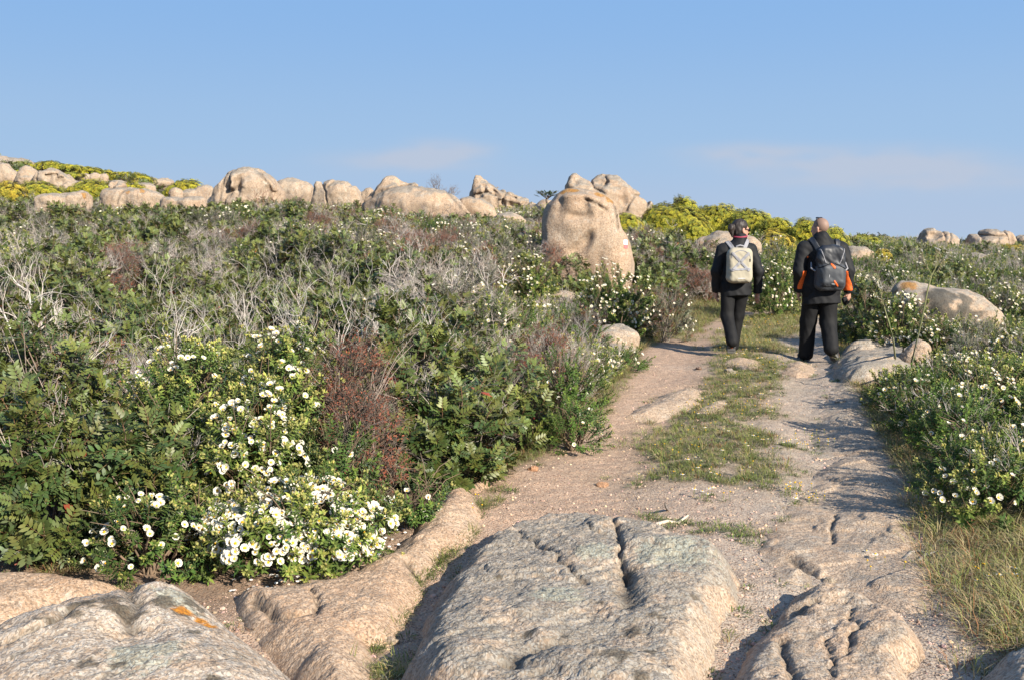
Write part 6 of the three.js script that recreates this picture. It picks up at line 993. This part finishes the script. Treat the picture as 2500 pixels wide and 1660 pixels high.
  { const m = (x, y, z) => Math.max(Math.abs(x - 0.125) - 0.008, Math.abs(y - 1.165) - 0.02, 0.2 - z); part('label_patch', isoMesh(shellOf(pack, 0.006, m), pl, ph, 0.005), black, bp); }
  { const m = (x, y, z) => Math.max(Math.abs(x - 0.02) - 0.045, Math.abs(y - 0.945) - 0.006, 0.2 - z); part('label_patch', isoMesh(shellOf(pack, 0.005, m), pl, ph, 0.005), white, bp); }
  { const arc = []; for (let i = 0; i <= 14; i++) { const a = lerp(0.15, Math.PI - 0.15, i / 14); arc.push([0.015 + Math.cos(a) * 0.118, 1.175 + Math.sin(a) * 0.108]); } part('main_zip', isoMesh(shellOf(pack, 0.004, (x, y, z) => { let d = 1; for (let i = 1; i < arc.length; i++) d = Math.min(d, lineMask(arc[i - 1], arc[i], 0.005)(x, y)); return Math.max(d, 0.22 - z); }), pl, ph, 0.005), greyStrap, bp); }
  { const b = new Builder(); b.tube([V3(-0.03, 1.3, 0.2), V3(-0.025, 1.335, 0.21), V3(0.015, 1.345, 0.215), V3(0.055, 1.335, 0.21), V3(0.06, 1.3, 0.2)], [0.011], 8, [0.27, 0.27, 0.29]); part('handle', b.geo(), greyStrap, bp); }
  for (const s of [-1, 1]) { const m = lineMask([0.015 + s * 0.05, 1.27], [0.015 + s * 0.125, 1.4], 0.026); part('shoulder_strap', isoMesh(shellOf(W.jacket, 0.014, (x, y, z) => Math.max(m(x, y), y - 1.42, 1.2 - y)), [-0.2, 1.18, -0.16], [0.24, 1.45, 0.22], 0.0075), greyStrap, bp); }
}
{ // walker in the jacket with orange sleeves: right foot behind, head turned a little to the left
  const D = 12.6, base = at(1996, 888, D); base.y = hT(base.x, base.z);
  const head = [-0.012, 1.6, -0.02], yaw = 0.72;
  const arms = [[[-0.2, 1.36, 0], [-0.262, 1.1, 0.05], [-0.232, 0.865, -0.06]], [[0.25, 1.36, 0], [0.318, 1.1, 0.06], [0.345, 0.85, 0.02]]];
  const W = walker('bald person in a black jacket with orange sleeve panels holding a small black camera', base, {
    head, yaw, neck: [0.0, 1.41, 0.02], hipC: [0.02, 0.9, 0], chestC: [0.03, 1.28, 0], arms,
    hands: [{ w: [-0.23, 0.855, -0.065], dir: [0.05, -1, -0.3], side: [0.3, 0, -1], curl: 0.8 }, { w: [0.346, 0.842, 0.018], dir: [0.0, -1, -0.05], side: [-0.8, 0, 0.5], curl: 1 }],
    legs: [[[0.115, 0.88, 0], [0.115, 0.48, 0.01], [0.1, 0.19, 0.22], [0.17, 0.01, 0.19], [0.055, 0.185, 0.27]], [[-0.075, 0.88, 0], [-0.095, 0.48, -0.1], [-0.1, 0.09, -0.14], [-0.13, 0.0, -0.33], [-0.085, 0.0, -0.08]]],
    sleeve: [0.092, 0.076, 0.06], trouser: [0.118, 0.098, 0.088], hem: 0.7, jacketMat: black,
    torso: [[[0.028, 0.72, 0], [0.028, 0.95, 0], 0.225, 0.215, 0.72], [[0.028, 0.95, 0], [0.028, 1.25, 0], 0.21, 0.21, 0.68], [[-0.14, 1.36, 0], [0.2, 1.36, 0], 0.095, 0.095], [[0.005, 1.36, 0.02], [0.0, 1.47, 0.02], 0.125, 0.105]],
    seat: [[[-0.06, 0.86, 0], [0.11, 0.86, 0], 0.145, 0.145, 0.85]],
  });
  const hy = (f) => turned(f, head, yaw);
  part('hair', isoMesh(hy((x, y, z) => { let d = ellSD([0, 0.033, 0.015], [0.0785, 0.0935, 0.0985])(x, y, z); d = smax(d, -0.045 - z - (y - 0.02) * 0.3, 0.004); return Math.max(d, -0.055 - y + 0.25 * Math.max(0, 0.02 - z)); }), [head[0] - 0.13, head[1] - 0.1, head[2] - 0.13], [head[0] + 0.13, head[1] + 0.15, head[2] + 0.14], 0.0045), stubble, W.t);
  const gl = hy((x, y, z) => { let d = 1e9; for (const s of [-1, 1]) d = Math.min(d, ellSD([s * 0.034, 0.128, -0.012], [0.031, 0.01, 0.019])(x, y, z), coneSD(x, y, z, [s * 0.064, 0.118, -0.01], [s * 0.084, 0.03, 0.03], 0.0045, 0.004)); return Math.min(d, coneSD(x, y, z, [-0.02, 0.129, -0.02], [0.02, 0.129, -0.02], 0.005, 0.005)); });
  part('sunglasses', isoMesh(gl, [head[0] - 0.14, head[1], head[2] - 0.12], [head[0] + 0.14, head[1] + 0.15, head[2] + 0.12], 0.004), lens, W.t);
  arms.forEach((a, i) => { // orange panels along the inner side of the forearms
    const s = i ? -1 : 1, f = (x, y, z) => W.sleeves[i](x, y, z) + wrinkle(x, y, z, 0.0075), [lo, hi] = bounds([a[1], a[2]], 0.12); hi[1] = Math.min(hi[1], 1.2);
    const ax = (y) => { const u = clamp((a[1][1] - y) / (a[1][1] - a[2][1])); return [lerp(a[1][0], a[2][0], u), lerp(a[1][2], a[2][2], u), u]; };
    part('sleeve_panel', isoMesh((x, y, z) => { const [cx, cz, u] = ax(y), side = (x - cx) * s * 0.85 + (z - cz) * 0.5, w = lerp(0.06, 0.0, smooth(0.05, 0.9, u)); return Math.max(f(x, y, z) - 0.005, w - side, y - 1.1, a[2][1] + 0.01 - y); }, lo, hi, 0.0065), orange, W.t);
  });
  { const m = (x, y, z) => Math.max(Math.abs(y - 1.245 - Math.abs(x - 0.02) * 0.1) - 0.012, Math.abs(Math.abs(x - 0.025) - 0.205) - 0.012, -z); part('seam_piping', isoMesh(shellOf(W.jacket, 0.004, m), [-0.24, 1.2, -0.02], [0.29, 1.3, 0.25], 0.006), orange, W.t); }
  // the backpack
  const bp = thing('backpack', 'black and dark grey backpack with orange zips on the back of the bald person', 'backpack', base.clone());
  const upper = (x, y, z) => boxSD([0.058, 1.25, 0.215], [0.165 - 0.03 * smooth(1.25, 1.4, y), 0.155, 0.085], 0.06)(x, y, z) + wrinkle(x, y, z, 0.012), lower = (x, y, z) => smin(boxSD([0.06, 1.03, 0.205], [0.175, 0.165, 0.1], 0.075)(x, y, z), boxSD([0.065, 1.06, 0.275], [0.14, 0.13, 0.065], 0.055)(x, y, z), 0.03) + wrinkle(x, y, z, 0.006), pl = [-0.16, 0.82, 0.08], ph = [0.28, 1.46, 0.4];
  part('top_compartment', isoMesh(upper, pl, ph, 0.0085), navy, bp); part('pack_body', isoMesh(lower, pl, ph, 0.0085), darkGrey, bp);
  const strip = (name, f, a, b, w, mat) => { const m = lineMask(a, b, w); part(name, isoMesh(shellOf(f, 0.006, (x, y, z) => Math.max(m(x, y), 0.2 - z)), pl, ph, 0.006), mat, bp); };
  strip('orange_zip', lower, [0.045, 1.18], [0.072, 1.145], 0.014, orange); strip('orange_zip', lower, [0.075, 0.985], [0.12, 0.925], 0.011, orange);
  strip('logo', lower, [0.015, 1.065], [0.015, 1.03], 0.004, white); strip('logo', lower, [0.045, 0.952], [0.085, 0.95], 0.004, white);
  strip('pack_seam', lower, [-0.1, 1.14], [0.03, 1.19], 0.006, black); strip('pack_seam', lower, [0.09, 1.19], [0.21, 1.13], 0.006, black); strip('pack_seam', lower, [-0.07, 0.93], [0.19, 0.92], 0.006, black);
  strip('compression_strap', upper, [-0.08, 1.36], [-0.02, 1.2], 0.007, greyStrap); strip('compression_strap', upper, [0.2, 1.36], [0.15, 1.2], 0.007, greyStrap);
  for (const s of [-1, 1]) { const m = lineMask([0.055 + s * 0.1, 1.3], [0.03 + s * 0.155, 1.47], 0.03); part('shoulder_strap', isoMesh(shellOf(W.jacket, 0.016, (x, y, z) => Math.max(m(x, y), y - 1.5, 1.22 - y)), [-0.24, 1.2, -0.2], [0.3, 1.53, 0.24], 0.008), navy, bp); const b = new Builder(); b.tube([V3(0.055 + s * 0.17, 1.1, 0.22), V3(0.055 + s * 0.215, 1.13, 0.19), V3(0.055 + s * 0.2, 1.2, 0.14)], [0.011], 8, [1, 1, 1]); part('side_strap', b.geo(), greyStrap, bp); }
  // the small camera in his right hand
  const cam = thing('camera', 'small black camera held in the right hand of the bald person', 'camera', base.clone().add(V3(0.305, 0.735, 0.03))); cam.rotation.set(0.15, 0.4, 0.5);
  part('camera_body', isoMesh(boxSD([0, 0, 0], [0.03, 0.05, 0.022], 0.01), [-0.05, -0.07, -0.04], [0.05, 0.07, 0.04], 0.004), black, cam);
  const lg = new THREE.CylinderGeometry(0.021, 0.023, 0.035, 20); lg.rotateX(Math.PI / 2).translate(0, -0.008, 0.036); part('lens', lg, lens, cam);
  const wl = new Builder(); wl.tube([V3(0.02, 0.045, 0), V3(0.045, 0.075, 0.0), V3(0.03, 0.1, -0.01)], [0.0035], 6, [1, 1, 1]); part('wrist_strap', wl.geo(), black, cam);
}

for (const m of new Set([groundMat, graniteNear, graniteFar, leafMat, leatherMat, woodMat, bladeMat, ...Object.values(mats)])) m.color.multiplyScalar(0.76); // base colours as measured, for this exposure
const KINDS = { flowering_shrub: 'white flowering shrubs', green_shrub: 'leafy green shrubs', mastic_shrub: 'dark oval leaved shrubs', rust_brown_shrub: 'rust brown dry shrubs', yellow_shrub: 'yellow shrubs along the skyline', dead_shrub: 'pale dead shrubs on the left slope', bare_shrub: 'bare twiggy shrubs before the skyline rocks', granite_boulder: 'granite boulders', granite_rock: 'low granite outcrops of the path', loose_stone: 'loose stones on the path', stick: 'dry sticks and roots', flower_stalk: 'tall flower stalks', person: 'walkers on the path', backpack: 'backpacks of the walkers' };
for (const o of scene.children) { const g = KINDS[o.name.replace(/_[0-9]{3}$/, '')]; if (g) o.userData.group = g; }
renderer.render(scene, camera);
